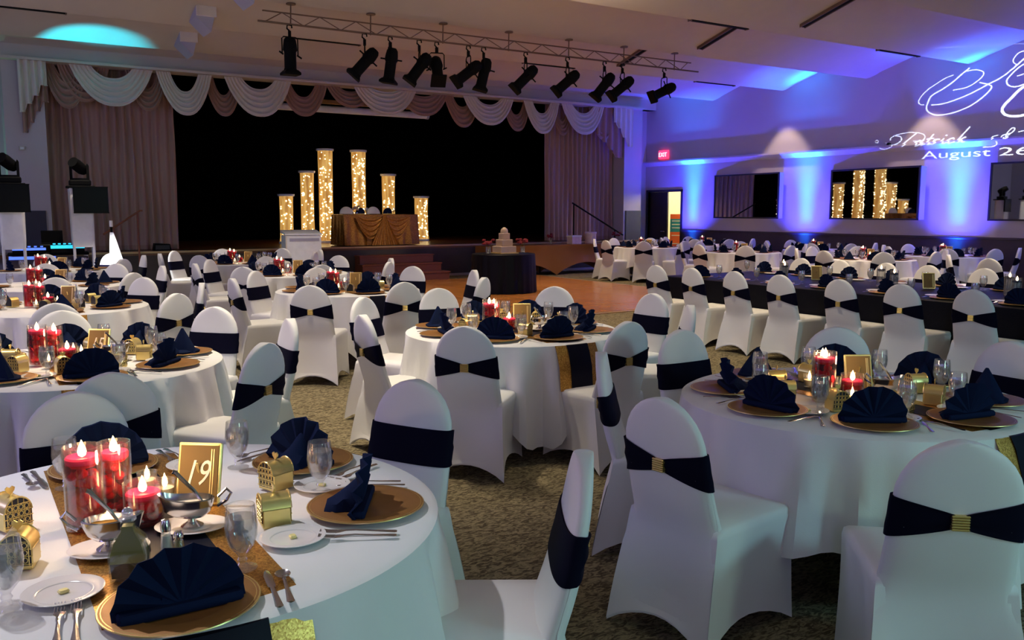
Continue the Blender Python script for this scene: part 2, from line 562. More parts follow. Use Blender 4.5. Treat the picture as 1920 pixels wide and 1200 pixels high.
# pale wedge-shaped light hoods on the ceiling
for i, (x, y, zh, nm) in enumerate(HOODS):
    t = thing('ceiling_light_hood', 'pale wedge shaped ceiling light hood, the one %s' % nm, 'light hood', (x, y, zh))
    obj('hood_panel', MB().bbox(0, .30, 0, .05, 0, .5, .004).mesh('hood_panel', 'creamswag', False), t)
    obj('hood_shell', MB().prism_y([(0, -.01), (.22, -.22), (.40, .5), (0, .5)], .05, .55).mesh('hood_shell', 'lavender_shade', False), t)  # shading of the hood's side and underside painted in as lavender

# mirror wall
DY0, DY1, DZ = 18.47, 19.87, 2.16
def wall_piece(m, y0, y1, z0, z1):
    return MB().box(WX, WX + 0.2, y0, y1, z0, z1)
wr = MB()
wr.box(WX, WX + 0.2, BY, DY0, 0, 5.6).box(WX, WX + 0.2, DY1, 21, 0, 5.6).box(WX, WX + 0.2, DY0, DY1, DZ, 5.6)
struct('wall_right', wr.mesh('wall_right', 'wall', False), label='long mauve wall carrying the mirrors')
wl = MB().rings([[(WX - .02, y, 0), (WX - .02, y, 1.04), (WX - .035, y, 1.05), (WX - .035, y, 1.09), (WX, y, 1.09), (WX, y, 0)] for y in (BY, DY0 - .06)], True, True)
struct('trim_1', wl.mesh('wainscot', 'wainscot', False), label='dark wainscot along the mirror wall')
lg = MB().rings([[(WX, y, 2.90), (WX - .13, y, 3.0), (WX - .13, y, 3.04), (WX, y, 3.05)] for y in (BY, 20.0)], True, True)
struct('trim_2', lg.mesh('ledge', 'ledge', False), label='sloped ledge above the mirrors')
struct('wall_left', box_mesh('wall', LX - .2, LX, BY, 26, 0, 5.6))
struct('wall_back', box_mesh('wall', LX, WX + .2, BY - .2, BY, 0, 5.6))
# stage wall: pillars, side bays, header
struct('wall_stage_left', box_mesh('wall', LX, 1.02, 20.4, 20.6, 0, 5.5), label='side bay washed in green light')
struct('pillar_left', box_mesh('wall', 1.02, 1.72, 19.62, 20.6, 0, 4.55), label='white pillar left of the rose curtain')
struct('pillar_right', box_mesh('wall', 16.35, 17.0, 19.62, 20.6, 0, 4.55), label='pillar right of the rose curtain')
struct('wall_stage_right', box_mesh('wall', 17.0, WX + .2, 20.0, 20.2, 0, 5.5))
struct('trim_3', box_mesh('darkpanel', 1.0, 1.62, 19.58, 19.63, 0, 1.62), label='dark panel low on the left pillar')
struct('trim_4', box_mesh('darkpanel', 16.42, 16.98, 19.58, 19.63, 0, 1.62), label='dark panel low on the right pillar')
struct('stage_header_beam', box_mesh('plaster', LX, WX, 19.62, 20.0, 4.5, 5.5))
struct('trim_5', box_mesh('plaster', 1.0, 16.9, 19.36, 19.85, 4.47, 4.52), label='thin board the valance hangs from')
struct('wall_stage_back', box_mesh('black', 0.5, 18, 25.6, 25.8, 0, 6))
struct('wall_stage_side_1', box_mesh('black', 0.3, 0.5, 20.6, 25.8, 0, 6))
struct('wall_stage_side_2', box_mesh('black', 17.9, 18.1, 20.6, 25.8, 0, 6))
struct('ceiling_stage', box_mesh('black', 0.4, 18, 20.0, 25.8, 5.0, 5.1))
# stage platform
stg = bpy.data.objects.new('stage_platform_floor', None)
C.objects.link(stg)
tag(stg, 'brown wooden stage platform with a dark front', kind='structure')
obj('stage_deck', box_mesh('stagewood', 0.5, 17.9, SY, 25.6, 0.70, 0.78), stg)
obj('stage_edge_strip', box_mesh('stagetrim', 2.0, 16.4, SY - 0.03, SY, 0.745, 0.785), stg)
obj('stage_front_panel', box_mesh('fascia', 2.0, 16.4, SY + 0.02, SY + 0.1, 0, 0.71), stg)
obj('stage_base_strip', box_mesh('ledge', 2.0, 16.4, SY, SY + 0.03, 0, 0.06), stg)
st = bpy.data.objects.new('stage_stairs', None)
C.objects.link(st)
tag(st, 'three brown wooden steps up to the stage front', 'steps')
st.location = (8.9, SY - 0.04, 0)
for k in range(3):
    h = 0.195 * (3 - k)
    d0, d1 = -0.30 * (k + 1), -0.30 * k
    x0 = 0.95 + 0.06 * k
    obj('step', MB().box(-x0, x0, d0, d1, 0, h - 0.035).mesh('step', 'stepwood', False), st)
    obj('step_tread', MB().bbox(-x0 - .02, x0 + .02, d0 - .025, d1, h - 0.034, h, .006).mesh('step_tread', 'stepwood', False), st)
# dance floor of parquet panels
df = bpy.data.objects.new('dance_floor', None)
C.objects.link(df)
tag(df, 'orange parquet dance floor with metal edging', kind='structure')
px0, px1, py0, py1 = 6.2, 12.3, 10.85, 18.1
nx, ny = 7, 8
pw, ph = (px1 - px0) / nx, (py1 - py0) / ny
pm = MB().bbox(-pw / 2 + .003, pw / 2 - .003, -ph / 2 + .003, ph / 2 - .003, 0.0, 0.022, .003).mesh('parquet_panel', 'parquet', False)
for i in range(nx):
    for j in range(ny):
        obj('parquet_panel', pm, df, (px0 + pw * (i + .5), py0 + ph * (j + .5), 0.001 + 0.0006 * ((i * 3 + j * 5) % 3)), rz=pi * ((i + j) % 2))
edge = MB()
for (a, b, c, d) in ((px0 - .07, px1 + .07, py0 - .07, py0), (px0 - .07, px1 + .07, py1, py1 + .07), (px0 - .07, px0, py0, py1), (px1, px1 + .07, py0, py1)):
    edge.box(a, b, c, d, 0.0, 0.018)
obj('edge_strip', edge.mesh('edge_strip', 'stagetrim', False), df)

# doorway
d3 = bpy.data.objects.new('door_1', None)
C.objects.link(d3)
tag(d3, 'double doorway with one dark leaf shut and one leaf open', kind='structure')
fr = MB().box(WX - .03, WX + .22, DY0 - .06, DY0, 0, DZ + .05).box(WX - .03, WX + .22, DY1, DY1 + .06, 0, DZ + .05).box(WX - .03, WX + .22, DY0 - .06, DY1 + .06, DZ, DZ + .06)
obj('door_frame', fr.mesh('door_frame', 'frame', False), d3)
leaf = obj('door_leaf', MB().bbox(WX + .06, WX + .11, 19.10, DY1 - .005, .01, DZ - .005, .004).mesh('door_leaf', 'door', False), d3)
obj('door_handle', MB().tube([(WX + .05, 19.17, 1.02), (WX + .0, 19.17, 1.02), (WX + .0, 19.30, 1.02)], .012).mesh('door_handle', 'steel'), leaf)
cor = MB().box(WX + 1.9, WX + 2.0, 16.5, 20.2, 0, 2.7).box(WX + .2, WX + 2, 20.0, 20.1, 0, 2.7).box(WX + .2, WX + 2, 16.5, 16.6, 0, 2.7).box(WX + .2, WX + 2, 16.5, 20.1, 2.6, 2.7)
struct('wall_corridor', cor.mesh('corridor', 'corridor', False), label='bright cream corridor behind the doorway')
struct('floor_corridor', box_mesh('carpet', WX, WX + 2, 16.5, 20.2, -.1, 0.0))
lamp('POINT', 'corridor_lamp', (WX + 1.0, 18.2, 2.3), 150, (1.0, 0.93, 0.62), size=.15)
# exit sign
ex = thing('exit_sign', 'small glowing red exit sign above the doorway', 'exit sign', (WX - .04, 19.2, 3.22))
obj('sign_box', MB().bbox(-.03, .04, -.19, .19, -.12, .12, .01).mesh('sign_box', 'redglow', False), ex)


def text_mesh(body, size, depth=0.0, shear=0.0, align='CENTER'):
    cu = bpy.data.curves.new('lettering', 'FONT')
    cu.body = body
    cu.size = size
    cu.extrude = depth
    cu.shear = shear
    cu.align_x = align
    cu.resolution_u = 3
    to = bpy.data.objects.new('lettering', cu)
    C.objects.link(to)
    bpy.context.view_layer.update()
    dg = bpy.context.evaluated_depsgraph_get()
    me = bpy.data.meshes.new_from_object(to.evaluated_get(dg))
    bpy.data.objects.remove(to)
    return me


tm = text_mesh('EXIT', 0.17, 0.004)
tm.materials.clear()
tm.materials.append(M['whiteglow'])
obj('sign_lettering', tm, ex, (-.036, 0, -.06), rot=(pi / 2, 0, -pi / 2))

# banner stand in the doorway
bn = thing('banner_stand', 'orange and teal banner stand glowing in the open doorway', 'banner', (17.93, 19.12, 0), R(-48))
obj('banner_base', MB().bbox(-.2, .2, -.07, .07, 0, .06, .01).mesh('banner_base', 'steel', False), bn)
for k, (z0, z1, mm) in enumerate(((.06, .78, 'orangeband'), (.78, 1.0, 'orangeband'), (1.0, 1.38, 'tealband'), (1.38, 1.52, 'orangeband'))):
    obj('banner_band', MB().box(-.17, .17, -.008 - .001 * (k % 2), .008, z0, z1).mesh('banner_band', mm, False), bn)
ln = MB()
for z in (1.32, 1.22, 1.12, .9, .66, .5, .36):
    ln.box(-.12, .12, -.012, -.009, z - .012, z + .012)
obj('banner_print', ln.mesh('banner_print', 'corridor', False), bn)

# mirrors
for k, (y0, y1, tl, nm) in enumerate(((14.77, 17.17, 5.5, 'reflecting the rose curtain'), (10.99, 13.45, 7.0, 'reflecting the gold sweetheart table'), (7.3, 9.66, -1.5, 'cut by the picture edge, reflecting the DJ side'))):
    t = thing('wall_mirror', 'wide dark framed wall mirror %s' % nm, 'mirror', (WX - abs(sin(R(tl))) * (y1 - y0) / 2 - .01, (y0 + y1) / 2, 1.42), -R(tl))
    h, a = 1.14, (y1 - y0) / 2
    if tl > 0:
        dd = 2 * a * math.tan(R(tl))
        obj('mirror_wedge', MB().prism([(0, -a + .01), (0, a - .01), (dd * .5, a - .01), (dd * .5 + .02, -a + .01)], .01, h - .01).mesh('mirror_wedge', 'wall', False), t)
    obj('mirror_glass', MB().box(-.02, 0, -a + .03, a - .03, .03, h - .03).mesh('mirror_glass', 'mirror', False), t)
    fm = MB().box(-.035, 0, -a, -a + .035, 0, h).box(-.035, 0, a - .035, a, 0, h).box(-.035, 0, -a, a, 0, .035).box(-.035, 0, -a, a, h - .035, h)
    obj('mirror_frame', fm.mesh('mirror_frame', 'frame', False), t)
# LED up-light cans on the floor
can = MB().lathe([(.06, 0), (.075, .02), (.085, .06), (.085, .2), (.08, .21), (.07, .19), (.001, .18)], 16)
canm = can.mesh('can_body', 'blackmetal')
lensm = MB().lathe([(.001, .192), (.07, .192)], 16).mesh('can_lens', 'blueglow')
yk = MB().tube([(-.1, 0, .02), (-.1, 0, .12), (-.085, 0, .13)], .008).tube([(.1, 0, .02), (.1, 0, .12), (.085, 0, .13)], .008).tube([(-.1, 0, .015), (.1, 0, .015)], .008).mesh('can_yoke', 'blackmetal')
for i, y in enumerate((17.98, 14.14, 10.33)):
    t = thing('led_uplight', 'blue LED floor uplight against the mirror wall, %s from the doorway' % ('first', 'second', 'third')[i], 'uplight', (17.1, y, 0))
    obj('can_body', canm, t)
    obj('can_lens', lensm, t)
    obj('can_yoke', yk, t)
# small speaker high on the wall by the script
t = thing('wall_camera', 'tiny dark dome camera on the wall beside the projected script', 'camera', (WX - .06, 11.95, 3.05))
obj('camera_mount', MB().box(0, .06, -.03, .03, -.03, .03).mesh('camera_mount', 'ledge', False), t)
obj('camera_dome', MB().ball((-.02, 0, 0), .05).mesh('camera_dome', 'blackmetal'), t)
t = thing('thermostat', 'small white thermostat box on the left pillar', 'thermostat', (1.28, 19.6, 2.82))
obj('thermostat_box', MB().bbox(-.05, .05, -.03, .02, -.04, .04, .006).mesh('thermostat_box', 'plaster', False), t)
obj('thermostat_face', MB().box(-.03, .03, -.034, -.03, -.02, .02).mesh('thermostat_face', 'china', False), t)

# ------------------------------------------------------------------ curtains, swags, stage
def pleated(x0, x1, z0, z1, y, amp, n, depth_seed=0, cols=None):
    rnd = random.Random(depth_seed)
    cols = cols or n * 8
    ph = [rnd.uniform(-.5, .5) for _ in range(n + 2)]
    am = [rnd.uniform(.55, 1.15) for _ in range(n + 2)]
    rs = []
    for z in [z0 + (z1 - z0) * t / 8 for t in range(9)]:
        row = []
        for i in range(cols + 1):
            u = i / cols
            k = u * n
            j = int(k)
            f = k - j
            a = amp * (am[j] * (1 - f) + am[j + 1] * f)
            p = (ph[j] * (1 - f) + ph[j + 1] * f)
            row.append((x0 + (x1 - x0) * u + .012 * sin(z * 1.7 + j), y + a * sin(2 * pi * k + p) * (0.75 + .25 * sin(z * 1.3 + k)), z))
        rs.append(row)
    back = [[(x, y + amp * 1.6, z) for (x, _, z) in row] for row in rs]
    m = MB()
    m.rings(rs, closed=False)
    return m


for (x0, x1, n, sd, nm) in ((1.42, 4.22, 17, 1, 'left'), (13.95, 16.5, 16, 2, 'mirror wall')):
    t = thing('stage_curtain', 'tall rose brown pleated stage curtain on the %s side' % ('DJ' if nm == 'left' else nm), 'curtain', ((x0 + x1) / 2, 20.12, .79))
    xm = (x1 - x0) / 2
    me = pleated(-xm, xm, 0.0, 3.95, 0, .075, n, sd).mesh('curtain_fabric', 'rosecurtain', 'all')
    obj('curtain_fabric', me, t)
    hm = pleated(-xm, xm, 0.0, 0.10, -.006, .078, n, sd).mesh('curtain_hem', 'roseswag', 'all')
    obj('curtain_hem', hm, t)


def swag_mesh(w, drop, hole, folds, m):
    """festoon of nested U folds hung between two gathered tops"""
    cols, rows = 26, folds * 5
    rs = []
    for j in range(rows + 1):
        v = j / rows
        d = hole + (drop - hole) * v
        hw = w / 2 * (0.52 + 0.48 * v)
        row = []
        for i in range(cols + 1):
            u = -1 + 2 * i / cols
            g = (1 - abs(u) ** 2.4)
            rip = .045 * (0.35 + .65 * g) * sin(2 * pi * folds * v)
            row.append((hw * (u if abs(u) < 1 else u) * (1 - .06 * g), -.06 - .09 * g * v + rip, -d * g ** 0.85 - .02 * sin(2 * pi * folds * v) * g))
        rs.append(row)
    return MB().rings(rs, closed=False).mesh('swag_fabric', m, 'all')


ZT = 4.52
def swag(px_c, w, drop, hole, m, dy, label, folds=5):
    t = thing('valance_swag', label, 'swag', (px_c, 19.6 + dy, ZT))
    obj('swag_fabric', swag_mesh(w, drop, hole, folds, m), t)
    rs = MB()
    pts = []
    for i in range(17):
        u = -1 + 2 * i / 16
        g = 1 - abs(u) ** 2.4
        pts.append((w / 2 * u * (1 - .06 * g), -.06 - .09 * g, -drop * g ** .85 - .012))
    rs.tube(pts, .012, 5)
    obj('swag_trim', rs.mesh('swag_trim', m), t)


cream = [(3.10, 1.60, .86, .24), (4.62, 1.02, .90, .42), (5.98, 1.22, .80, .28), (8.95, 1.48, .66, .12), (12.35, 1.35, .78, .22), (13.75, 1.05, .92, .30), (15.15, 1.28, .86, .24)]
# positions measured at the header plane
def atY(px, Y):
    u = (px - 960) / 1640 * cos(PITCH)
    return Y * (sin(YAW) + u * cos(YAW)) / (cos(YAW) - u * sin(YAW))


SYV = 19.5
cre = [(145, 300, .80, .26), (305, 408, .90, .42), (430, 554, .84, .26), (668, 784, .62, .10), (870, 964, .72, .22), (982, 1048, .86, .34), (1052, 1131, .82, .26)]
bro = [(100, 178, .88, .30), (128, 215, .74, .26), (252, 322, .84, .40), (395, 460, .86, .42), (533, 616, .76, .34), (622, 700, .50, .14), (752, 838, .58, .12), (838, 898, .80, .30), (944, 992, .82, .40), (1034, 1070, .86, .44), (1104, 1150, .92, .46)]
ordn = ['first', 'second', 'third', 'fourth', 'fifth', 'sixth', 'seventh', 'eighth', 'ninth', 'tenth', 'eleventh']
for i, (a, b, d, h) in enumerate(cre):
    xa, xb = atY(a, SYV), atY(b, SYV)
    swag((xa + xb) / 2, xb - xa, d, h, 'creamswag', -.02, '%s cream festoon swag of the stage valance counting from the DJ side' % ordn[i], 5)
for i, (a, b, d, h) in enumerate(bro):
    xa, xb = atY(a, 19.65), atY(b, 19.65)
    swag((xa + xb) / 2, (xb - xa) * 1.1, d, h, 'roseswag', .13, '%s rose brown festoon swag of the stage valance counting from the DJ side' % ordn[i], 4)


def jabot(x0, x1, steps, m, y, label, flip=1):
    """cascading tail: pleats whose lower edge climbs in steps"""
    t = thing('valance_tail', label, 'valance tail', ((x0 + x1) / 2, y, ZT))
    n = len(steps)
    wv = (x1 - x0)
    cols = n * 6
    top, mid, bot = [], [], []
    for i in range(cols + 1):
        u = i / cols
        k = min(n - 1, int(u * n))
        f = u * n - k
        nx_ = steps[min(n - 1, k + 1)]
        d = steps[k] + (nx_ - steps[k]) * max(0, f - .7) / .3
        x = -wv / 2 + wv * u
        yy = -.05 * sin(2 * pi * u * n)
        top.append((x, yy, 0))
        mid.append((x, yy, -d * .5))
        bot.append((x, yy, -d))
    obj('tail_fabric', MB().rings([top, mid, bot], closed=False).mesh('tail_fabric', m, 'all'), t)
    obj('tail_trim', MB().tube(bot, .012, 5).mesh('tail_trim', m), t)


jabot(atY(50, 19.5), atY(103, 19.5), (1.02, .86, .70, .5), 'creamswag', 19.44, 'cream cascading valance tail at the DJ end of the header')
jabot(atY(54, 19.55), atY(104, 19.55), (1.40, 1.2, .98, .8), 'roseswag', 19.56, 'rose brown cascading valance tail at the DJ end of the header')
jabot(atY(1117, 19.55), atY(1165, 19.55), (.8, 1.0, 1.2, 1.4), 'roseswag', 19.56, 'rose brown cascading valance tail at the mirror wall end')
jabot(atY(1146, 19.5), atY(1182, 19.5), (.45, .6, .85, 1.1), 'creamswag', 19.44, 'cream cascading valance tail at the mirror wall end')

# projection screen roll behind the valance
t = thing('projection_screen_roll', 'long white rolled projection screen hanging under the valance', 'projection screen', (8.55, 20.6, 4.05))
obj('screen_roll', MB().tube([(-2.0, 0, 0), (2.0, 0, 0)], .085, 14).mesh('screen_roll', 'whiteplastic'), t)
for x in (-2.02, 2.02):
    obj('end_cap', MB().tube([(x - .03, 0, 0), (x + .03, 0, 0)], .095, 14).mesh('end_cap', 'lavender_shade'), t)
obj('hanger', MB().tube([(-1.4, 0, .08), (-1.4, 0, .95)], .012).tube([(1.4, 0, .08), (1.4, 0, .95)], .012).mesh('hanger', 'blackmetal'), t)
t = thing('batten_roll', 'thin wooden batten hanging behind the swags above the screen roll', 'batten', (8.6, 21.2, 4.3))
obj('batten_bar', MB().bbox(-2.3, 2.3, -.05, .05, -.05, .05, .01).mesh('batten_bar', 'stagetrim', False), t)
obj('batten_wire', MB().tube([(-1.8, 0, .05), (-1.8, 0, .7)], .008).tube([(1.8, 0, .05), (1.8, 0, .7)], .008).mesh('batten_wire', 'blackmetal'), t)

# fairy-light columns on stage
PY = 22.2
rnd = random.Random(5)
for i, (px, h, rad, nb, nm) in enumerate(((537, 1.26, .165, 45, 'short glowing column at the DJ end of the row'), (577, 1.86, .165, 90, 'medium glowing column second from the DJ end'), (612, 2.44, .18, 150, 'tallest glowing column beside the sweetheart table'), (674, 2.44, .18, 170, 'tall glowing column rising behind the sweetheart table'), (729, 1.83, .17, 80, 'medium glowing column behind the mirror side of the sweetheart table'), (790, 1.24, .18, 85, 'short bright glowing column at the mirror end'))):
    x = atY(px, PY)
    t = thing('lit_column', 'fairy-lit fabric %s' % nm, 'light column', (x, PY, .78))
    obj('column_base', MB().lathe([(.21, 0), (.21, .05), (.19, .06)], 20).mesh('column_base', 'whiteplastic'), t)
    rs = []
    n = 36
    for q in range(12):
        z = .06 + (h - .12) * q / 11
        rr = rad * (1.04 - .06 * sin(pi * q / 11) + (.06 if q == 0 else 0))
        rs.append([((rr + .008 * sin(9 * a + q * .4)) * cos(a), (rr + .008 * sin(9 * a + q * .4)) * sin(a), z) for a in [2 * pi * k / n for k in range(n)]])
    obj('fabric_sleeve', MB().rings(rs).mesh('fabric_sleeve', 'sleeve', 'all'), t)
    bl = MB()
    wire = []
    for b in range(nb):
        a = rnd.choice((-2.0, -1.35, -1.2, -2.6, .4, 1.6)) + rnd.uniform(-.25, .25)
        z = rnd.uniform(.1, h - .1)
        bl.ball((cos(a) * (rad + .006), sin(a) * (rad + .006), z), rnd.uniform(.011, .02), 6, 4)
        wire.append((cos(a) * (rad + .004), sin(a) * (rad + .004), z))
    bo = obj('string_lights', bl.mesh('string_lights', 'bulb'), t)
    bo['kind'] = 'stuff'
    obj('column_cap', MB().lathe([(rad, h - .06), (rad + .045, h - .05), (rad + .05, h), (.001, h)], 20, cap0=False).mesh('column_cap', 'whiteplastic'), t)

# sweetheart table in bronze sequins
SX0, SX1 = atY(646, 19.5), atY(785, 19.5)
SXC, SHW = (SX0 + SX1) / 2, (SX1 - SX0) / 2
t = thing('sweetheart_table', 'folding table under the bronze sequin cloth on the stage edge', 'table', (SXC, 19.95, .78))
obj('tabletop', MB().bbox(-SHW + .03, SHW - .03, -.36, .36, .70, .735, .01).mesh('tabletop', 'stepwood', False), t)
for x in (-SHW + .2, SHW - .2):
    for y in (-.28, .28):
        obj('leg', MB().tube([(x, y, 0), (x, y, .70)], .018).mesh('leg', 'blackmetal'), t)


def box_cloth(hw, hd, ztop, zbot, nfold, amp, m, name, rad=.03):
    """cloth over a rectangular table: flat top and pleated skirt"""
    def peri(r):
        pts = []
        nx_, ny_ = 40, 16
        for i in range(nx_):
            pts.append((-hw - r + 2 * (hw + r) * i / nx_, -hd - r, 0, -1))
        for i in range(ny_):
            pts.append((hw + r, -hd - r + 2 * (hd + r) * i / ny_, 1, 0))
        for i in range(nx_):
            pts.append((hw + r - 2 * (hw + r) * i / nx_, hd + r, 0, 1))
        for i in range(ny_):
            pts.append((-hw - r, hd + r - 2 * (hd + r) * i / ny_, -1, 0))
        return pts
    rs = []
    for q in range(9):
        f = q / 8
        if q == 0:
            rs.append([(x, y, ztop) for x, y, a, b in peri(-rad)])
            continue
        z = ztop - .012 - (ztop - .012 - zbot) * (q - 1) / 7
        row = []
        for i, (x, y, a, b) in enumerate(peri(0)):
            g = amp * (q - 1) / 7 * (1 + sin(i * 2 * pi * nfold / 112.0) + .5 * sin(i * .9))
            row.append((x + a * g, y + b * g, z))
        rs.append(row)
    return MB().rings(rs, True, False).mesh(name, m, True)


cl = obj('sequin_tablecloth', box_cloth(SHW, .39, .755, .02, 26, .03, 'sequintable', 'sequin_tablecloth'), None, (SXC, 19.95, .78))
tag(cl, 'bronze sequin cloth to the floor over the sweetheart table', 'tablecloth')
# swagged front overlay: two festoons meeting in a central gather
ov = thing('sequin_overlay', 'bronze sequin overlay gathered into a cascade on the sweetheart table front', 'overlay', (SXC, 19.95 - .47, .78))
for s in (-1, 1):
    rows, cols = 20, 14
    rs = []
    for j in range(rows + 1):
        v = j / rows
        row = []
        for i in range(cols + 1):
            u = i / cols
            x0_, z0_ = s * .72 * (1 - .0 * v), .74
            xx = s * (.02 + .70 * u)
            sag = (.10 + .52 * v) * sin(pi * min(1, u * .95 + .02)) ** .8 * (1 - .25 * u)
            zz = .74 - sag - (1 - u) * v * .06
            row.append((xx, -.05 - .02 * sin(2 * pi * 4 * v) * sin(pi * u), zz))
        rs.append(row)
    obj('overlay_festoon', MB().rings(rs, closed=False).mesh('overlay_festoon', 'sequintable', 'all'), ov)
rs = []
for j in range(13):
    v = j / 12
    row = []
    for i in range(25):
        u = -1 + 2 * i / 24
        wv = .04 + .34 * v ** 1.3
        row.append((u * wv, -.085 - .03 * cos(u * 6 * pi) * (.3 + v), .75 - .73 * v))
    rs.append(row)
obj('overlay_cascade', MB().rings(rs, closed=False).mesh('overlay_cascade', 'sequintable', 'all'), ov)


# cake table on the dance floor
CX, CY = 9.2, 14.7
t = thing('cake_table', 'round table under the floor-length navy cloth holding the cake', 'table', (CX, CY, .02))
obj('tabletop', MB().lathe([(.001, .715), (.60, .715), (.605, .73), (.60, .745), (.001, .745)], 32).mesh('tabletop', 'stepwood'), t)
for a in (45, 135, 225, 315):
    obj('leg', MB().tube([(.3 * cos(R(a)), .3 * sin(R(a)), 0), (.3 * cos(R(a)), .3 * sin(R(a)), .72)], .02).mesh('leg', 'blackmetal'), t)


def round_cloth(rad, ztop, drop_fn, nf, amp, seed, m, name, flare=.05):
    rnd = random.Random(seed)
    n = 120
    ph = [rnd.uniform(0, 6.28) for _ in range(4)]
    rs = [[(rad * .5 * cos(2 * pi * k / n), rad * .5 * sin(2 * pi * k / n), ztop) for k in range(n)],
          [((rad - .012) * cos(2 * pi * k / n), (rad - .012) * sin(2 * pi * k / n), ztop) for k in range(n)]]
    for q in range(8):
        t_ = q / 7
        row = []
        for k in range(n):
            a = 2 * pi * k / n
            d = drop_fn(a) * t_ + .01
            fold = amp * t_ ** .65 * (1.6 * (abs(sin(nf * a / 2 + ph[0] + .7 * sin(3 * a + ph[1]))) ** .7 - .6) + .5 * sin((nf * 1.6 // 1) * a + ph[2]))
            r = rad + .006 + flare * t_ + fold
            row.append((r * cos(a), r * sin(a), ztop - d))
        rs.append(row)
    mb = MB().rings(rs, True, False)
    return mb.mesh(name, m, True)


cl = obj('navy_tablecloth', round_cloth(.62, .762, lambda a: .74, 16, .02, 3, 'navycloth', 'navy_tablecloth', .02), None, (CX, CY, .02))
tag(cl, 'floor-length dark navy cloth on the cake table', 'tablecloth')
ck = thing('wedding_cake', 'three tier pale square wedding cake on the dark round table', 'cake', (CX + .02, CY, .782))
obj('cake_board', MB().bbox(-.21, .21, -.21, .21, 0, .015, .004).mesh('cake_board', 'gold', False), ck)
for (a, z0, z1) in ((.175, .015, .145), (.125, .145, .275), (.085, .275, .40)):
    obj('cake_tier', MB().bbox(-a, a, -a, a, z0, z1, .01).mesh('cake_tier', 'icing', False), ck)
obj('cake_topper', MB().lathe([(.075, .40), (.075, .44), (.06, .48), (.02, .51), (.001, .515)], 16).mesh('cake_topper', 'icing'), ck)


def vase_flowers(name, label, loc, h=.16, r=.05, spread=.11, stems=10, m='redpetal', seed=1):
    rnd = random.Random(seed)
    t = thing(name, label, 'flowers', loc)
    obj('vase', MB().lathe([(r * .8, 0), (r, .01), (r, h), (r * .93, h), (r * .93, .015), (.001, .015)], 14).mesh('vase', 'glass'), t)
    obj('vase_water', MB().lathe([(r * .9, .016), (r * .9, h * .7), (.001, h * .7)], 12).mesh('vase_water', 'water'), t)
    for k in range(stems):
        a = rnd.uniform(0, 6.28)
        rr = 1.25 * spread * sqrt(rnd.random())
        c = (rr * cos(a), rr * sin(a), h + .05 + rnd.uniform(0, .09))
        b = MB()
        for q in range(6):
            aa = q * 1.05 + rnd.random()
            b.ball((c[0] + .014 * cos(aa), c[1] + .014 * sin(aa), c[2] + .005 * (q % 2)), .027, 6, 4, .8)
        obj('bloom', b.mesh('bloom', m), t)
    sm = MB()
    for k in range(4):
        a = k * 1.6
        sm.tube([(.01 * cos(a), .01 * sin(a), .02), (spread * .5 * cos(a), spread * .5 * sin(a), h + .06)], .003, 4)
    obj('stems', sm.mesh('stems', 'oil2'), t)
    return t


vase_flowers('flower_vase', 'vase of dark red flowers on the DJ side of the cake', (CX - .42, CY - .12, .785), .14, .055, .10, 12, seed=4)
vase_flowers('flower_vase', 'vase of dark red flowers on the mirror side of the cake', (CX + .36, CY - .14, .785), .13, .05, .09, 12, seed=6)

# gold spandex gift table by the stage
GX0, GX1, GY0, GY1 = 11.0, 14.85, 18.1, 18.9
t = thing('gift_table', 'long gift table under the gold stretch cover by the stage', 'table', ((GX0 + GX1) / 2, (GY0 + GY1) / 2, 0))
gh, gd = (GX1 - GX0) / 2, (GY1 - GY0) / 2
obj('tabletop', MB().bbox(-gh + .02, gh - .02, -gd + .02, gd - .02, .70, .745, .01).mesh('tabletop', 'stepwood', False), t)
for x in (-gh + .04, 0, gh - .04):
    for y in (-gd + .04, gd - .04):
        obj('leg', MB().tube([(x, y, 0), (x, y, .70)], .016).mesh('leg', 'blackmetal'), t)
# cover: front face pulled into arches between the legs
rs = []
def gper():
    out = []
    for i in range(48):
        out.append((-gh + 2 * gh * i / 48, -gd, abs(((i / 24) % 1) * 2 - 1)))
    for i in range(14):
        out.append((gh, -gd + 2 * gd * i / 14, abs((i / 14) * 2 - 1)))
    for i in range(48):
        out.append((gh - 2 * gh * i / 48, gd, abs(((i / 24) % 1) * 2 - 1)))
    for i in range(14):
        out.append((-gh, gd - 2 * gd * i / 14, abs((i / 14) * 2 - 1)))
    return out
for q in range(7):
    row = []
    for (x, y, c) in gper():
        zb = .30 * (1 - c ** 2.0)
        z = .755 - (.755 - zb) * q / 6
        s = 1 - .035 * sin(pi * q / 6) * (1 - c)
        row.append((x * s, y * (s if abs(y) == gd else 1) * (1 - .10 * sin(pi * q / 6) * (1 - c)), z))
    rs.append(row)
cl = obj('gold_table_cover', MB().rings(rs, True, False).mesh('gold_table_cover', 'goldspandex', True), None, ((GX0 + GX1) / 2, (GY0 + GY1) / 2, 0))
tag(cl, 'gold stretch cover with arched hem on the gift table', 'table cover')
def onGT(px):
    return atY(px, 18.5)
vase_flowers('flower_vase', 'small vase of red flowers on the cake end of the gold gift table', (onGT(1033), 18.5, .757), .13, .035, .07, 8, seed=9)
vase_flowers('flower_vase', 'vase of red flowers at the mirror wall end of the gold gift table', (onGT(1157), 18.5, .757), .14, .04, .09, 9, seed=11)
t = thing('gift_box', 'square pale gift box with lid on the gold gift table', 'box', (onGT(1077), 18.5, .757))
obj('box_body', MB().bbox(-.15, .15, -.12, .12, 0, .19, .006).mesh('box_body', 'gift', False), t)
obj('box_lid', MB().bbox(-.16, .16, -.13, .13, .175, .225, .008).mesh('box_lid', 'china', False), t)
t = thing('gift_box', 'taller round patterned gift box on the gold gift table', 'box', (onGT(1108), 18.5, .757))
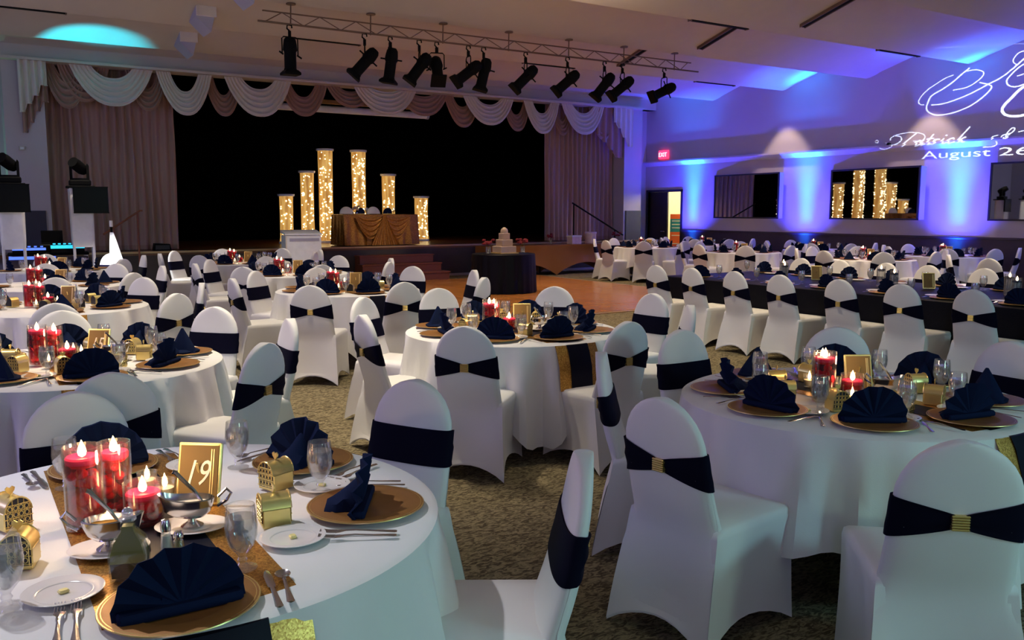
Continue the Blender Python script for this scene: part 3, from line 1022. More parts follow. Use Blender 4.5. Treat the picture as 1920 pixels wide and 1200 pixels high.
obj('box_body', MB().lathe([(.14, 0), (.15, .01), (.15, .28), (.14, .285)], 24).mesh('box_body', 'gift'), t)
obj('box_lid', MB().lathe([(.156, .25), (.158, .255), (.158, .30), (.15, .305), (.001, .305)], 24, cap0=False).mesh('box_lid', 'gift'), t)

# white lectern
lx = atY(563, 18.2)
t = thing('white_lectern', 'white covered lectern standing before the glowing columns', 'lectern', (lx, 18.2, 0), R(-8))
obj('lectern_body', MB().rings([[(-.37, -.25, z) if False else p for p in ((-.37 * k, -.25, z), (.37 * k, -.25, z), (.37 * k, .25, z), (-.37 * k, .25, z))] for z, k in ((0, 1.0), (.5, 1.03), (1.10, 1.0))], True, True).mesh('lectern_body', 'whiteplastic', False), t)
obj('lectern_top', MB().rings([[(-.385, -.27, .02), (.385, -.27, .02), (.385, .27, .06), (-.385, .27, .06)], [(-.385, -.27, .05), (.385, -.27, .05), (.385, .27, .12), (-.385, .27, .12)]], True, True).mesh('lectern_top', 'whiteplastic', False), t, (0, 0, 1.09))
obj('recess_shade_strip', MB().box(-.29, .33, -.262, -.25, .985, 1.045).mesh('recess_shade_strip', 'lavender_shade', False), t)  # raised strip, the recess's shade put into its darker colour
obj('lectern_edge', MB().box(-.375, -.35, -.266, -.25, .02, 1.09).mesh('lectern_edge', 'creamswag', False), t)

# ------------------------------------------------------------------ lighting truss
TY, TZ = 12.5, 4.24
t = thing('lighting_truss', 'long thin ladder truss hanging under the ceiling with stage spotlights', 'truss', (8.0, TY, TZ))
obj('lower_chord', MB().tube([(-4.2, 0, 0), (4.2, 0, 0)], .015, 8).mesh('lower_chord', 'truss'), t)
obj('upper_chord', MB().tube([(-4.1, .1, .17), (4.1, .1, .17)], .011, 8).mesh('upper_chord', 'truss'), t)
zz = MB().tube([(-4.1 + .28 * k, .1 * (k % 2), .17 * (k % 2)) for k in range(30)], .008, 5)
obj('web_bars', zz.mesh('web_bars', 'truss'), t)
for k in range(7):
    x = -3.7 + 1.23 * k
    obj('truss_hanger', MB().tube([(x, .1, .0), (x + .02, .12, .36)], .010, 6).lathe([(.07, .30), (.07, .32)], 12, x + .02, .12).mesh('truss_hanger', 'truss'), t)


def spot_mesh():
    """ellipsoidal spotlight, lens end towards -Z, pivot at origin"""
    body = MB().lathe([(.001, .20), (.05, .195), (.075, .165), (.085, .11), (.09, .05), (.075, .03), (.075, -.15), (.082, -.16), (.082, -.18)], 14).mesh('spotlight_body', 'blackmetal')
    fr_ = MB().rings([[(-a, -a, z), (a, -a, z), (a, a, z), (-a, a, z)] for a, z in ((.075, -.17), (.105, -.20), (.105, -.225))], True, True).mesh('colour_frame', 'blackmetal', False)
    kn = MB().tube([(-.15, 0, .06), (.15, 0, .06)], .010, 6).tube([(0, -.09, .0), (0, -.15, -.03)], .010, 6).tube([(0, .09, .0), (0, .14, .03)], .010, 6).mesh('shutter_handles', 'blackmetal')
    return body, fr_, kn


sb, sf, sk = spot_mesh()
yokem = MB().tube([(-.115, 0, -.0), (-.115, 0, .22), (-.09, 0, .245), (.09, 0, .245), (.115, 0, .22), (.115, 0, 0)], .009, 6).mesh('yoke', 'blackmetal')
clampm = MB().box(-.018, .018, -.02, .02, .24, .33).tube([(0, 0, .33), (-.035, 0, .36), (-.03, 0, .41), (.03, 0, .41), (.035, 0, .37)], .012, 6).mesh('clamp', 'blackmetal')
from mathutils import Vector, Matrix
SP = [(553, (0, .02, -1)), (690, (-.75, .3, -.9)), (737, (-.12, .1, -1)), (790, (-.62, .25, -.9)), (822, (-.2, -.55, -.7)), (880, (-.95, .2, -.75)), (908, (-.22, .1, -1)), (985, (-.75, .3, -.8)), (1062, (-.8, .35, -.75)), (1130, (-.6, .3, -.85)), (1163, (-.85, .35, -.75)), (1240, (-1.1, .3, -.55))]
for i, (px, aim) in enumerate(SP):
    x = atY(px, TY)
    t = thing('stage_spotlight', '%s black stage spotlight on the truss counting from the DJ side' % (ordn + ['twelfth'])[i], 'spotlight', (x, TY, TZ - .42))
    obj('clamp', clampm, t, rz=random.uniform(-.3, .3))
    d = Vector(aim).normalized()
    yaw = atan2(d.y, d.x) + pi / 2 if abs(d.x) > .05 else 0
    yo = obj('yoke', yokem, t, rz=yaw)
    q = (-d).to_track_quat('Z', 'X').to_euler()
    b = obj('spotlight_body', sb, t, rot=q)
    obj('colour_frame', sf, b)
    obj('shutter_handles', sk, b)
    b.scale = (1.12, 1.12, 1.25)

# ------------------------------------------------------------------ gobo projector (stands outside the frame, throws the monogram on the mirror wall)
STROKES = [(0.032, [(10.289, 4.464), (10.47, 4.34), (10.621, 4.227), (10.843, 4.108), (11.06, 4.008), (11.135, 3.878), (11.164, 3.771), (11.111, 3.678), (10.975, 3.609), (10.81, 3.59), (10.513, 3.623), (10.207, 3.721), (9.956, 3.873), (9.817, 4.012), (9.843, 4.083), (10.04, 4.152)]), (0.022, [(10.619, 4.37), (10.788, 4.327), (10.968, 4.241), (11.152, 4.142), (11.289, 4.026), (11.351, 3.922), (11.315, 3.856), (11.229, 3.837)]), (0.032, [(11.048, 3.815), (10.778, 3.82), (10.441, 3.893), (10.159, 3.984), (9.886, 4.098), (9.641, 4.196), (9.406, 4.347), (9.217, 4.5), (8.995, 4.684)]), (0.026, [(10.319, 4.416), (10.144, 4.416), (10.0, 4.36), (9.999, 4.277), (10.128, 4.173), (10.32, 4.091), (10.588, 4.068)]), (0.022, [(9.148, 4.648), (9.305, 4.632), (9.4, 4.546), (9.414, 4.468), (9.35, 4.409)]), (0.03, [(9.018, 4.472), (9.209, 4.4), (9.343, 4.319), (9.457, 4.213), (9.514, 4.139), (9.498, 4.057), (9.402, 4.001), (9.261, 3.999), (9.106, 4.05)]), (0.06, [(9.103, 4.01), (9.256, 3.928), (9.407, 3.784), (9.522, 3.674), (9.567, 3.577), (9.52, 3.495), (9.404, 3.444), (9.221, 3.432), (9.025, 3.466)]), (0.024, [(9.314, 4.191), (9.157, 4.225)]), (0.022, [(12.296, 2.986), (12.188, 2.961), (12.083, 2.967), (12.012, 3.009), (12.042, 3.075), (12.07, 3.1)]), (0.016, [(12.346, 3.153), (12.307, 3.173), (12.265, 3.147), (12.29, 3.114), (12.331, 3.128)]), (0.026, [(12.062, 3.053), (11.969, 3.036), (11.829, 3.062), (11.705, 3.134), (11.736, 3.215), (11.839, 3.234)]), (0.022, [(11.976, 3.152), (11.961, 3.196), (11.84, 3.25), (11.638, 3.281), (11.414, 3.278), (11.24, 3.243), (11.158, 3.175), (11.207, 3.101), (11.328, 3.086), (11.428, 3.104)]), (0.032, [(11.363, 3.252), (11.482, 3.175), (11.626, 3.072), (11.748, 2.993)]), (0.022, [(9.791, 3.013), (9.711, 3.074), (9.617, 3.093)]), (0.024, [(9.518, 3.01), (9.419, 3.074), (9.322, 3.149), (9.295, 3.198), (9.347, 3.212), (9.405, 3.165), (9.443, 3.117), (9.478, 3.038), (9.56, 3.012), (9.523, 3.082), (9.381, 3.113)]), (0.024, [(9.22, 3.131), (9.121, 3.144), (8.925, 3.169)]), (0.026, [(9.682, 2.969), (9.637, 2.914), (9.718, 2.878), (9.889, 2.878)]), (0.034, [(11.227, 3.078), (11.264, 3.101), (11.363, 3.066), (11.426, 3.019), (11.418, 2.984), (11.338, 3.008), (11.207, 3.09)]), (0.034, [(11.187, 3.101), (11.289, 3.02), (11.301, 2.984), (11.232, 3.008)]), (0.034, [(10.971, 3.205), (11.104, 3.055), (11.152, 2.991), (11.074, 3.004)]), (0.034, [(11.104, 3.119), (10.967, 3.125)]), (0.034, [(10.927, 3.102), (11.039, 2.987)]), (0.034, [(10.983, 3.044), (10.895, 3.096), (10.829, 3.097)]), (0.034, [(10.739, 3.102), (10.829, 3.011), (10.812, 2.988), (10.745, 3.012)]), (0.034, [(10.688, 3.165), (10.677, 3.165)]), (0.034, [(10.511, 3.081), (10.546, 3.103), (10.639, 3.069), (10.697, 3.023), (10.681, 2.989), (10.57, 3.013)]), (0.034, [(10.198, 3.297), (10.363, 3.126), (10.488, 2.991)]), (0.034, [(10.276, 3.104), (10.435, 3.042)]), (0.034, [(10.402, 3.053), (10.408, 3.0), (10.353, 3.003)])]
GP = np.array((10.2, 2.6, 3.0))
GA = np.array((WX, 9.4, 3.3))
gd_ = (GA - GP) / np.linalg.norm(GA - GP)
gr = np.cross(gd_, (0, 0, 1.0)); gr /= np.linalg.norm(gr)
gu = np.cross(gr, gd_)
PD = 0.5
def to_plate(Y, Z):
    v = np.array((WX, Y, Z)) - GP
    dd = v @ gd_
    return (v @ gr) * PD / dd, (v @ gu) * PD / dd, PD / dd
cell = 0.00035
HX, HY = .105, .075
nxp, nyp = int(2 * HX / cell), int(2 * HY / cell)
open_ = np.zeros((nyp, nxp), bool)
gxs = (np.arange(nxp) + .5) * cell - HX
gys = (np.arange(nyp) + .5) * cell - HY
def stroke(a, b, wa, wb=None):
    ax, ay, k = to_plate(*a)
    bx, by, _ = to_plate(*b)
    wv = wa * k / 2
    x0, x1 = min(ax, bx) - wv, max(ax, bx) + wv
    y0, y1 = min(ay, by) - wv, max(ay, by) + wv
    i0, i1 = np.searchsorted(gxs, (x0, x1))
    j0, j1 = np.searchsorted(gys, (y0, y1))
    if i1 <= i0 or j1 <= j0:
        return
    X, Y = np.meshgrid(gxs[i0:i1], gys[j0:j1])
    L2 = (bx - ax) ** 2 + (by - ay) ** 2 + 1e-12
    tt = np.clip(((X - ax) * (bx - ax) + (Y - ay) * (by - ay)) / L2, 0, 1)
    D = np.hypot(X - ax - tt * (bx - ax), Y - ay - tt * (by - ay))
    open_[j0:j1, i0:i1] |= D < wv
for wd, pts in STROKES:
    P_ = [np.array(p) for p in pts]
    # smooth with a Catmull-Rom curve
    Q = [P_[0] * 2 - P_[1]] + P_ + [P_[-1] * 2 - P_[-2]]
    out = []
    for i in range(1, len(Q) - 2):
        for s in range(6):
            u = s / 6
            out.append(.5 * (2 * Q[i] + (Q[i + 1] - Q[i - 1]) * u + (2 * Q[i - 1] - 5 * Q[i] + 4 * Q[i + 1] - Q[i + 2]) * u * u + (3 * Q[i] - Q[i - 1] - 3 * Q[i + 1] + Q[i + 2]) * u ** 3))
    out.append(P_[-1])
    for i in range(len(out) - 1):
        stroke(tuple(out[i]), tuple(out[i + 1]), wd * .75)
def text_hole(body, Ya, Za, Yb, Zb, cap):
    me = text_mesh(body, 1.0, align='LEFT')
    vs_ = np.array([v.co[:2] for v in me.vertices])
    x0, x1 = vs_[:, 0].min(), vs_[:, 0].max()
    capu = 0.73
    me.calc_loop_triangles()
    U = []
    for (x, y) in vs_:
        u = (x - x0) / (x1 - x0)
        px_, py_, _ = to_plate(Ya + (Yb - Ya) * u, Za + (Zb - Za) * u + y / capu * cap)
        U.append((px_, py_))
    for tri in me.loop_triangles:
        a, b, c = [U[i] for i in tri.vertices]
        x0_, x1_ = min(a[0], b[0], c[0]), max(a[0], b[0], c[0])
        y0_, y1_ = min(a[1], b[1], c[1]), max(a[1], b[1], c[1])
        i0, i1 = np.searchsorted(gxs, (x0_ - cell, x1_ + cell))
        j0, j1 = np.searchsorted(gys, (y0_ - cell, y1_ + cell))
        if i1 <= i0 or j1 <= j0:
            continue
        X, Y = np.meshgrid(gxs[i0:i1], gys[j0:j1])
        def side(p, q):
            return (X - q[0]) * (p[1] - q[1]) - (p[0] - q[0]) * (Y - q[1])
        s1, s2, s3 = side(a, b), side(b, c), side(c, a)
        neg = (s1 < 0) | (s2 < 0) | (s3 < 0)
        pos = (s1 > 0) | (s2 > 0) | (s3 > 0)
        open_[j0:j1, i0:i1] |= ~(neg & pos)
    bpy.data.meshes.remove(me)
text_hole('August', 11.207, 2.711, 9.738, 2.700, .165)
text_hole('26', 9.569, 2.695, 8.98, 2.690, .165)
pv, pf = [], []
def cellquad(x0, x1, y0, y1):
    b = len(pv)
    for (x, y) in ((x0, y0), (x1, y0), (x1, y1), (x0, y1)):
        pv.append(tuple(gd_ * PD + gr * x + gu * y))
    pf.append((b, b + 1, b + 2, b + 3))
j = 0
while j < nyp:
    j2 = j + 1
    while j2 < nyp and np.array_equal(open_[j], open_[j2]):
        j2 += 1
    row = ~open_[j]
    ch = np.flatnonzero(np.diff(np.concatenate(([0], row.astype(int), [0]))))
    for a, b in zip(ch[0::2], ch[1::2]):
        cellquad(a * cell - HX, b * cell - HX, j * cell - HY, j2 * cell - HY)
    j = j2
for q in ((-.15, -HX, -.15, .15), (HX, .15, -.15, .15), (-HX, HX, -.15, -HY), (-HX, HX, HY, .15)):
    cellquad(*q)
t = thing('gobo_projector', 'black monogram projector on a tall stand beyond the picture edge', 'projector', tuple(GP))
me = bpy.data.meshes.new('gobo_plate')
me.from_pydata(pv, [], pf)
me.materials.append(M['blackmetal'])
obj('gobo_plate', me, t)
obj('projector_stand', MB().tube([(-.3 * gd_[0], -.3 * gd_[1], -.1), (-.3 * gd_[0], -.3 * gd_[1], -3.0)], .025, 8).lathe([(.25, -3.0), (.25, -2.97), (.03, -2.95)], 20, -.3 * gd_[0], -.3 * gd_[1]).mesh('projector_stand', 'blackmetal'), t)
lamp('SPOT', 'gobo_lamp', tuple(GP), 21000, (.58, .74, 1.0), tuple(GA), 0.0, 26, 0.0)

# ------------------------------------------------------------------ DJ corner
def moving_head(label, loc, rz):
    t = thing('moving_head_light', label, 'stage light', loc, rz)
    obj('light_base', MB().bbox(-.17, .17, -.13, .13, 0, .10, .02).mesh('light_base', 'blackmetal', False), t)
    obj('light_yoke', MB().prism_y([(-.15, .34), (-.15, .1), (.15, .1), (.15, .34), (.125, .38), (.11, .34), (.11, .13), (-.11, .13), (-.11, .34), (-.125, .38)], -.05, .05).mesh('light_yoke', 'blackmetal', False), t)
    obj('light_head', MB().lathe([(.001, -.16), (.07, -.15), (.095, -.08), (.10, .08), (.085, .16), (.09, .17), (.001, .165)], 16).mesh('light_head', 'blackmetal'), t, (0, 0, .32), rot=(R(62), 0, R(-40)))


def totem(label_t, label_s, label_l, x, y, rz, ztv, ztop, dtv):
    t = thing('totem_stand', label_t, 'stand', (x, y, 0), rz)
    b = .15
    for sx in (-b, b):
        for sy in (-b, b):
            obj('totem_leg', MB().tube([(sx, sy, 0), (sx, sy, ztop - .04)], .024, 8).mesh('totem_leg', 'whiteplastic'), t)
    obj('totem_plate', MB().bbox(-.22, .22, -.22, .22, ztop - .04, ztop, .01).bbox(-.25, .25, -.25, .25, 0, .03, .01).mesh('totem_plate', 'blackmetal', False), t)
    # white scrim over the upper part, gathered at its lower edge
    rs = []
    for z, s in ((ztop - .05, .19), (1.6, .185), (1.12, .18), (1.02, .17), (1.0, .175)):
        rs.append([((s + .006 * sin(5 * a)) * (abs(cos(a)) ** .35) * (1 if cos(a) > 0 else -1), (s + .006 * sin(5 * a)) * (abs(sin(a)) ** .35) * (1 if sin(a) > 0 else -1), z) for a in [2 * pi * k / 32 + .01 for k in range(32)]])
    obj('totem_scrim', MB().rings(rs).mesh('totem_scrim', 'whiteplastic', True), t)
    moving_head(label_l, (x, y, ztop), rz)
    c, s = cos(rz), sin(rz)
    tv = thing('television', label_s, 'screen', (x + .24 * s + dtv, y - .24 * c, ztv), rz)
    obj('screen_panel', MB().bbox(-.27, .27, -.05, .0, 0, .44, .008).mesh('screen_panel', 'screen', False), tv)
    obj('screen_bezel', MB().box(-.275, .275, -.055, -.048, -.005, .012).box(-.275, .275, -.055, -.048, .43, .445).mesh('screen_bezel', 'blackmetal', False), tv)
    obj('wall_bracket', MB().bbox(-.1, .1, 0, .05, .12, .32, .005).mesh('wall_bracket', 'blackmetal', False), tv)
    return t


totem('white wrapped totem beside the DJ table, curtain side', 'black flat television on the curtain side DJ totem', 'black moving head light on the curtain side DJ totem', 1.93, 16.75, R(-4), 1.58, 2.04, .14)
totem('white wrapped totem at the picture edge of the DJ table', 'black flat television on the totem cut by the picture edge', 'black moving head light on the totem cut by the picture edge', .86, 16.35, R(-3), 1.60, 2.06, .0)
# DJ table with gear
t = thing('dj_table', 'white framed DJ table with blue lit shelf in front of the pillar', 'table', (1.42, 17.15, 0), R(-4))
obj('tabletop', MB().bbox(-.62, .62, -.3, .3, .86, .90, .01).mesh('tabletop', 'blackmetal', False), t)
for x in (-.58, .58):
    for y in (-.26, .26):
        obj('leg', MB().tube([(x, y, 0), (x, y, .87)], .025, 8).mesh('leg', 'whiteplastic'), t)
obj('front_scrim', MB().box(-.6, .6, -.29, -.285, .25, .84).mesh('front_scrim', 'wainscot', False), t)
obj('led_strip', MB().box(-.6, .1, -.31, -.30, .80, .85).mesh('led_strip', 'blueglow', False), t)
def gear(name, label, cat, x, y, z, hx, hy, hz, led, parts):
    t = thing(name, label, cat, (x, y, z), R(-4))
    obj('case', MB().bbox(-hx, hx, -hy, hy, 0, hz, .008).mesh('case', 'blackmetal', False), t)
    obj('lit_edge', MB().box(-hx, hx, -hy - .006, -hy, hz * .55, hz * .95).mesh('lit_edge', led, False), t)
    kn = MB()
    for k in range(parts):
        kn.lathe([(.022, hz), (.022, hz + .02), (.001, hz + .021)], 8, -hx + .06 + k * (2 * hx - .12) / max(1, parts - 1), 0)
    obj('control_knobs', kn.mesh('control_knobs', led), t)
gear('dj_mixer', 'cyan lit DJ mixer at the curtain end of the DJ table', 'mixer', 1.70, 17.0, .90, .26, .2, .14, 'cyanglow', 6)
gear('dj_controller', 'blue lit DJ controller at the wall end of the DJ table', 'controller', 1.12, 17.05, .90, .25, .2, .10, 'blueglow', 5)
t = thing('laptop', 'open dark laptop with lit edge behind the DJ mixer', 'laptop', (1.5, 17.28, 1.04), R(-4))
obj('laptop_base', MB().bbox(-.17, .17, -.11, .11, 0, .02, .004).mesh('laptop_base', 'blackmetal', False), t)
obj('laptop_screen', MB().bbox(-.17, .17, -.006, .006, 0, .22, .003).mesh('laptop_screen', 'screen', False), t, (0, .11, .02), rot=(R(-15), 0, 0))
t = thing('riser_case', 'black riser case under the laptop on the DJ table', 'case', (1.5, 17.28, .90), R(-4))
obj('case_body', MB().bbox(-.2, .2, -.13, .13, 0, .135, .01).mesh('case_body', 'blackmetal', False), t)
obj('case_lid', MB().bbox(-.203, .203, -.133, .133, .10, .138, .01).mesh('case_lid', 'screen', False), t)
# stand with triangular white scrim
t = thing('scrim_speaker_stand', 'black speaker stand wearing a bright white triangular scrim by the curtain', 'stand', (2.22, 15.6, 0), R(-20))
obj('stand_pole', MB().tube([(0, 0, 0), (0, 0, 1.46)], .018, 8).mesh('stand_pole', 'blackmetal'), t)
for a in (90, 210, 330):
    obj('tripod_leg', MB().tube([(0, 0, .55), (.42 * cos(R(a)), .42 * sin(R(a)), .01)], .012, 6).mesh('tripod_leg', 'blackmetal'), t)
obj('white_scrim', MB().add([(-.02, -.03, 1.27), (.04, -.05, 1.27), (.42, -.22, .03), (-.03, -.36, .03), (.0, .05, 1.27), (.0, .12, .03)], [(0, 1, 2, 3), (1, 4, 5, 2), (4, 0, 3, 5)]).mesh('white_scrim', 'whiteplastic', False), t)
obj('stand_tip', MB().tube([(0, 0, 1.36), (0, 0, 1.46)], .026, 8).mesh('stand_tip', 'whiteplastic'), t)
# stage stair rails beside the curtains
for (x, s, nm) in ((3.0, 1, 'beside the DJ side curtain'), (15.3, -1, 'in front of the mirror side curtain')):
    t = thing('stair_handrail', 'thin dark red handrail %s' % nm, 'handrail', (x, 19.0 if s > 0 else 19.45, 0 if s > 0 else .78))
    zb = 0.0
    if s > 0:
        obj('rail_bar', MB().tube([(-.45, 0, 1.15), (.25, 0, 1.62), (.3, 0, 1.62)], .02, 6).mesh('rail_bar', 'stepwood'), t)
        obj('rail_post', MB().tube([(.2, 0, 0), (.2, 0, 1.6)], .02, 6).tube([(-.25, 0, 0), (-.25, 0, 1.28)], .016, 6).mesh('rail_post', 'stepwood'), t)
    else:
        obj('rail_bar', MB().tube([(-.9, 0, 1.05), (.9, 0, .15)], .022, 6).mesh('rail_bar', 'blackmetal'), t)
        obj('rail_post', MB().tube([(-.85, 0, 0), (-.85, 0, 1.03)], .018, 6).tube([(.6, 0, 0), (.6, 0, .3)], .018, 6).mesh('rail_post', 'blackmetal'), t)
t = thing('floor_monitor', 'small black stage monitor at the foot of the DJ side curtain', 'speaker', (3.75, 19.6, .78))
obj('monitor_case', MB().prism_y([(-.18, 0), (.18, 0), (.15, .14), (-.15, .16)], -.1, .1).mesh('monitor_case', 'blackmetal', False), t)
obj('monitor_grille', MB().box(-.14, .14, -.106, -.1, .03, .12).mesh('monitor_grille', 'frame', False), t)

# ------------------------------------------------------------------ banquet chairs
def sgn_pow(v, p):
    return (abs(v) ** p) * (1 if v >= 0 else -1)


def slab(z):
    """half width, half thickness, centre y of the padded back at height z"""
    f = (z - .42) / .52
    if z < .745:
        wv = .205 - .016 * min(1, (z - .42) / .3)
    else:
        q = (z - .745) / .195
        wv = .189 * sqrt(max(0.0, 1 - q * q))
    tv = .044 - .016 * f
    yc = -.212 - .115 * f - .018 * sin(pi * f)
    return wv, tv, yc


def slab_pt(a, z, off=0.0):
    wv, tv, yc = slab(z)
    return (sgn_pow(cos(a), .75) * (wv + off), yc + sgn_pow(sin(a), .7) * (tv + off), z)


def chair_meshes():
    m = MB()
    n = 28
    zs = [.42, .48, .55, .62, .69, .745, .79, .83, .865, .893, .913, .927, .935, .939]
    rs = [[slab_pt(2 * pi * k / n, z) for k in range(n)] for z in zs]
    m.rings(rs, False, True)
    # skirt
    def ring(z, wr, yr, wf, yf, c, hem=0.0):
        cs = [(-wr, yr), (wr, yr), (wf, yf), (-wf, yf)]
        out = []
        for s in range(4):
            (xa, ya), (xb, yb) = cs[s], cs[(s + 1) % 4]
            lx, ly = xb - xa, yb - ya
            ln_ = hypot(lx, ly)
            nx_, ny_ = -ly / ln_, lx / ln_
            for q in range(9):
                u = q / 9
                k = sin(pi * u)
                out.append((xa + lx * u + nx_ * c * k, ya + ly * u + ny_ * c * k, z + hem * k ** .8))
        return out
    R_ = []
    R_.append(ring(.004, .245, -.345, .222, .235, .035, .085))
    R_.append(ring(.03, .243, -.342, .221, .234, .036, .075))
    R_.append(ring(.14, .236, -.322, .218, .228, .036, .03))
    R_.append(ring(.26, .226, -.295, .216, .222, .028))
    R_.append(ring(.37, .216, -.268, .216, .220, .014))
    R_.append(ring(.435, .212, -.255, .217, .222, .0))
    R_.append(ring(.462, .208, -.250, .212, .217, .0))
    R_.append(ring(.474, .195, -.235, .198, .203, .0))
    R_.append(ring(.482, .12, -.15, .12, .12, .0))
    m.rings(R_, False, True)
    # rear panel: one smooth sheet from the hem to the back
    sh = []
    zz_ = [.012, .05, .11, .18, .26, .33, .39, .44, .49, .54, .59, .64, .68]
    def lerp_t(z):
        T = [(.004, .245, -.345, .035), (.14, .236, -.322, .036), (.26, .226, -.295, .028), (.37, .216, -.268, .014), (.46, .208, -.252, .0), (.7, .205, -.25, 0)]
        for (z0, a0, b0, c0), (z1, a1, b1, c1) in zip(T, T[1:]):
            if z <= z1:
                f = max(0, (z - z0) / (z1 - z0))
                return a0 + (a1 - a0) * f, b0 + (b1 - b0) * f, c0 + (c1 - c0) * f
        return T[-1][1:]
    for i, z in enumerate(zz_):
        w0, y0, c0 = lerp_t(z)
        f = max(0.0, min(1.0, (z - .33) / .20))
        f = f * f * (3 - 2 * f)
        row = []
        for q in range(21):
            u = -1 + q / 10
            k = cos(u * pi / 2)
            hem = (.085 if i == 0 else .060 if i == 1 else .02 if i == 2 else 0) * max(0, k) ** .8
            zc = max(z, .42)
            wv, tv, yc = slab(zc)
            ca = abs(u) ** (1 / .75)
            ys = yc - (max(0, 1 - ca * ca) ** .5) ** .7 * tv
            ya = y0 + c0 * max(0, k)
            row.append((u * (w0 * (1 - f) + wv * f), ya * (1 - f) + ys * f - .004, z + hem))
        sh.append(row)
    m.rings(sh, closed=False)
    cover = m.mesh('chair_cover', 'spandex', True)
    cover.set_sharp_from_angle(angle=R(60))
    # sash
    s = MB()
    n = 44
    rows = []
    for q, off in ((-1.0, .001), (-1.0, .006), (-.5, .008), (0, .007), (.5, .008), (1.0, .006), (1.0, .001)):
        row = []
        for k in range(n):
            a = 2 * pi * k / n
            hh = .070
            if sin(a) < 0:
                u = abs(sgn_pow(cos(a), .75))
                hh = .019 + (.069 - .019) * u ** .9
            row.append(slab_pt(a, .690 + hh * q, off + (.004 * cos(7 * q) if sin(a) < -.2 else 0)))
        rows.append(row)
    s.rings(rows)
    sash = s.mesh('navy_sash', 'navy', True)
    sash.set_sharp_from_angle(angle=R(70))
    # buckle
    b = MB()
    wv, tv, yc = slab(.69)
    for k in range(6):
        z0 = .690 - .024 + k * .0082
        b.bbox(-.026, .026, yc - tv - .020, yc - tv + .002, z0, z0 + .0066, .002)
    buckle = b.mesh('gold_buckle', 'goldbuckle', False)
    return cover, sash, buckle


COVER, SASH, BUCKLE = chair_meshes()
CHAIR_GROUP = None


def chair(x, y, face, label, buckle=True):
    """x, y = plan position of the top of the back; face = direction the sitter looks"""
    ox, oy = x + .33 * cos(face), y + .33 * sin(face)
    t = thing('banquet_chair', label, 'chair', (ox, oy, 0), face - pi / 2)
    obj('chair_cover', COVER, t)
    s_ = obj('sash', SASH, t)
    if buckle:
        obj('sash_buckle', BUCKLE, s_)
    return t


DIRS = {0: 'mirror side', 45: 'stage mirror corner', 90: 'stage side', 135: 'stage DJ corner', 180: 'DJ side', 225: 'near DJ corner', 270: 'near side', 315: 'near mirror corner'}


def dname(deg, used):
    base = int(round(deg / 45.0)) * 45 % 360
    for k in (base, (base + 45) % 360, (base - 45) % 360, (base + 90) % 360, (base - 90) % 360):
        if k not in used:
            used.add(k)
            return DIRS[k]
    return DIRS[base]


# ------------------------------------------------------------------ table setting pieces (shared meshes)
def fan_meshes():
    """napkin pleated into a standing fan with a folded tail behind; stands on z = 0, faces -y"""
    n, rr = 16, .138
    m = MB()
    fr_, bk = [], []
    for i in range(n + 1):
        a = pi * (i / n) * 1.08 - pi * .04
        zig = (.011 if i % 2 else -.011)
        rf, rb = [], []
        for j in range(5):
            q = j / 4
            r_ = .012 + (rr - .012) * q
            lift = .016
            x = r_ * cos(a)
            z = max(.001, r_ * sin(a) * 1.02 + lift * (1 - .3 * q))
            y = zig * q + .05 * (1 - q) * 0 - .028 * (sin(a) * q - .5) * .6 + .012 * abs(cos(a)) * q
            rf.append((x, y - .003, z))
            rb.append((x * .985, y + .005, max(.001, z - .002)))
        fr_.append(rf)
        bk.append(rb)
    m.rings(fr_, closed=False)
    m.rings(bk, closed=False)
    m.rings([[f[-1] for f in fr_], [b[-1] for b in bk]], closed=False)
    fan = m.mesh('napkin_fan', 'navynap', False)
    t = MB()
    # tail: soft folded wedge that props the fan
    rs = []
    for k in range(7):
        q = k / 6
        hw = .045 + .020 * q
        y = .006 + .105 * q
        zt = .080 * (1 - q) ** 1.2 + .016
        rs.append([(-hw, y, .001), (-hw * .8, y, zt * .55 + .006 * (k % 2)), (-hw * .25, y, zt), (0, y, zt + .006), (hw * .25, y, zt), (hw * .8, y, zt * .55 + .006 * (k % 2)), (hw, y, .001)])
    t.rings(rs, True, True, closed=True)
    tail = t.mesh('napkin_tail', 'navynap', True)
    b = MB().bbox(-.128, .128, -.012, .026, .001, .024, .006).mesh('napkin_base', 'navynap', True)
    return fan, tail, b


FAN, FTAIL, FBASE = fan_meshes()
pyr = MB()
rs = []
for k in range(9):
    q = k / 8
    rs.append([((.085 * (1 - q) + .006) * cos(a) * (1 + .22 * cos(3 * a + .5)), (.07 * (1 - q) + .006) * sin(a) * (1 + .15 * cos(3 * a)), .145 * q ** .9 + .001) for a in [2 * pi * i / 16 for i in range(16)]])
PYR = pyr.rings(rs, True, True).mesh('napkin_cone', 'navynap', True)
PYRC = MB().rings([[((.10 * s) * cos(a) * (1 + .1 * cos(4 * a)), (.085 * s) * sin(a) * (1 + .1 * sin(3 * a)), z) for a in [2 * pi * i / 20 for i in range(20)]] for s, z in ((1, .001), (1.02, .012), (.8, .022), (.3, .026))], True, True).mesh('napkin_cuff', 'navynap', True)

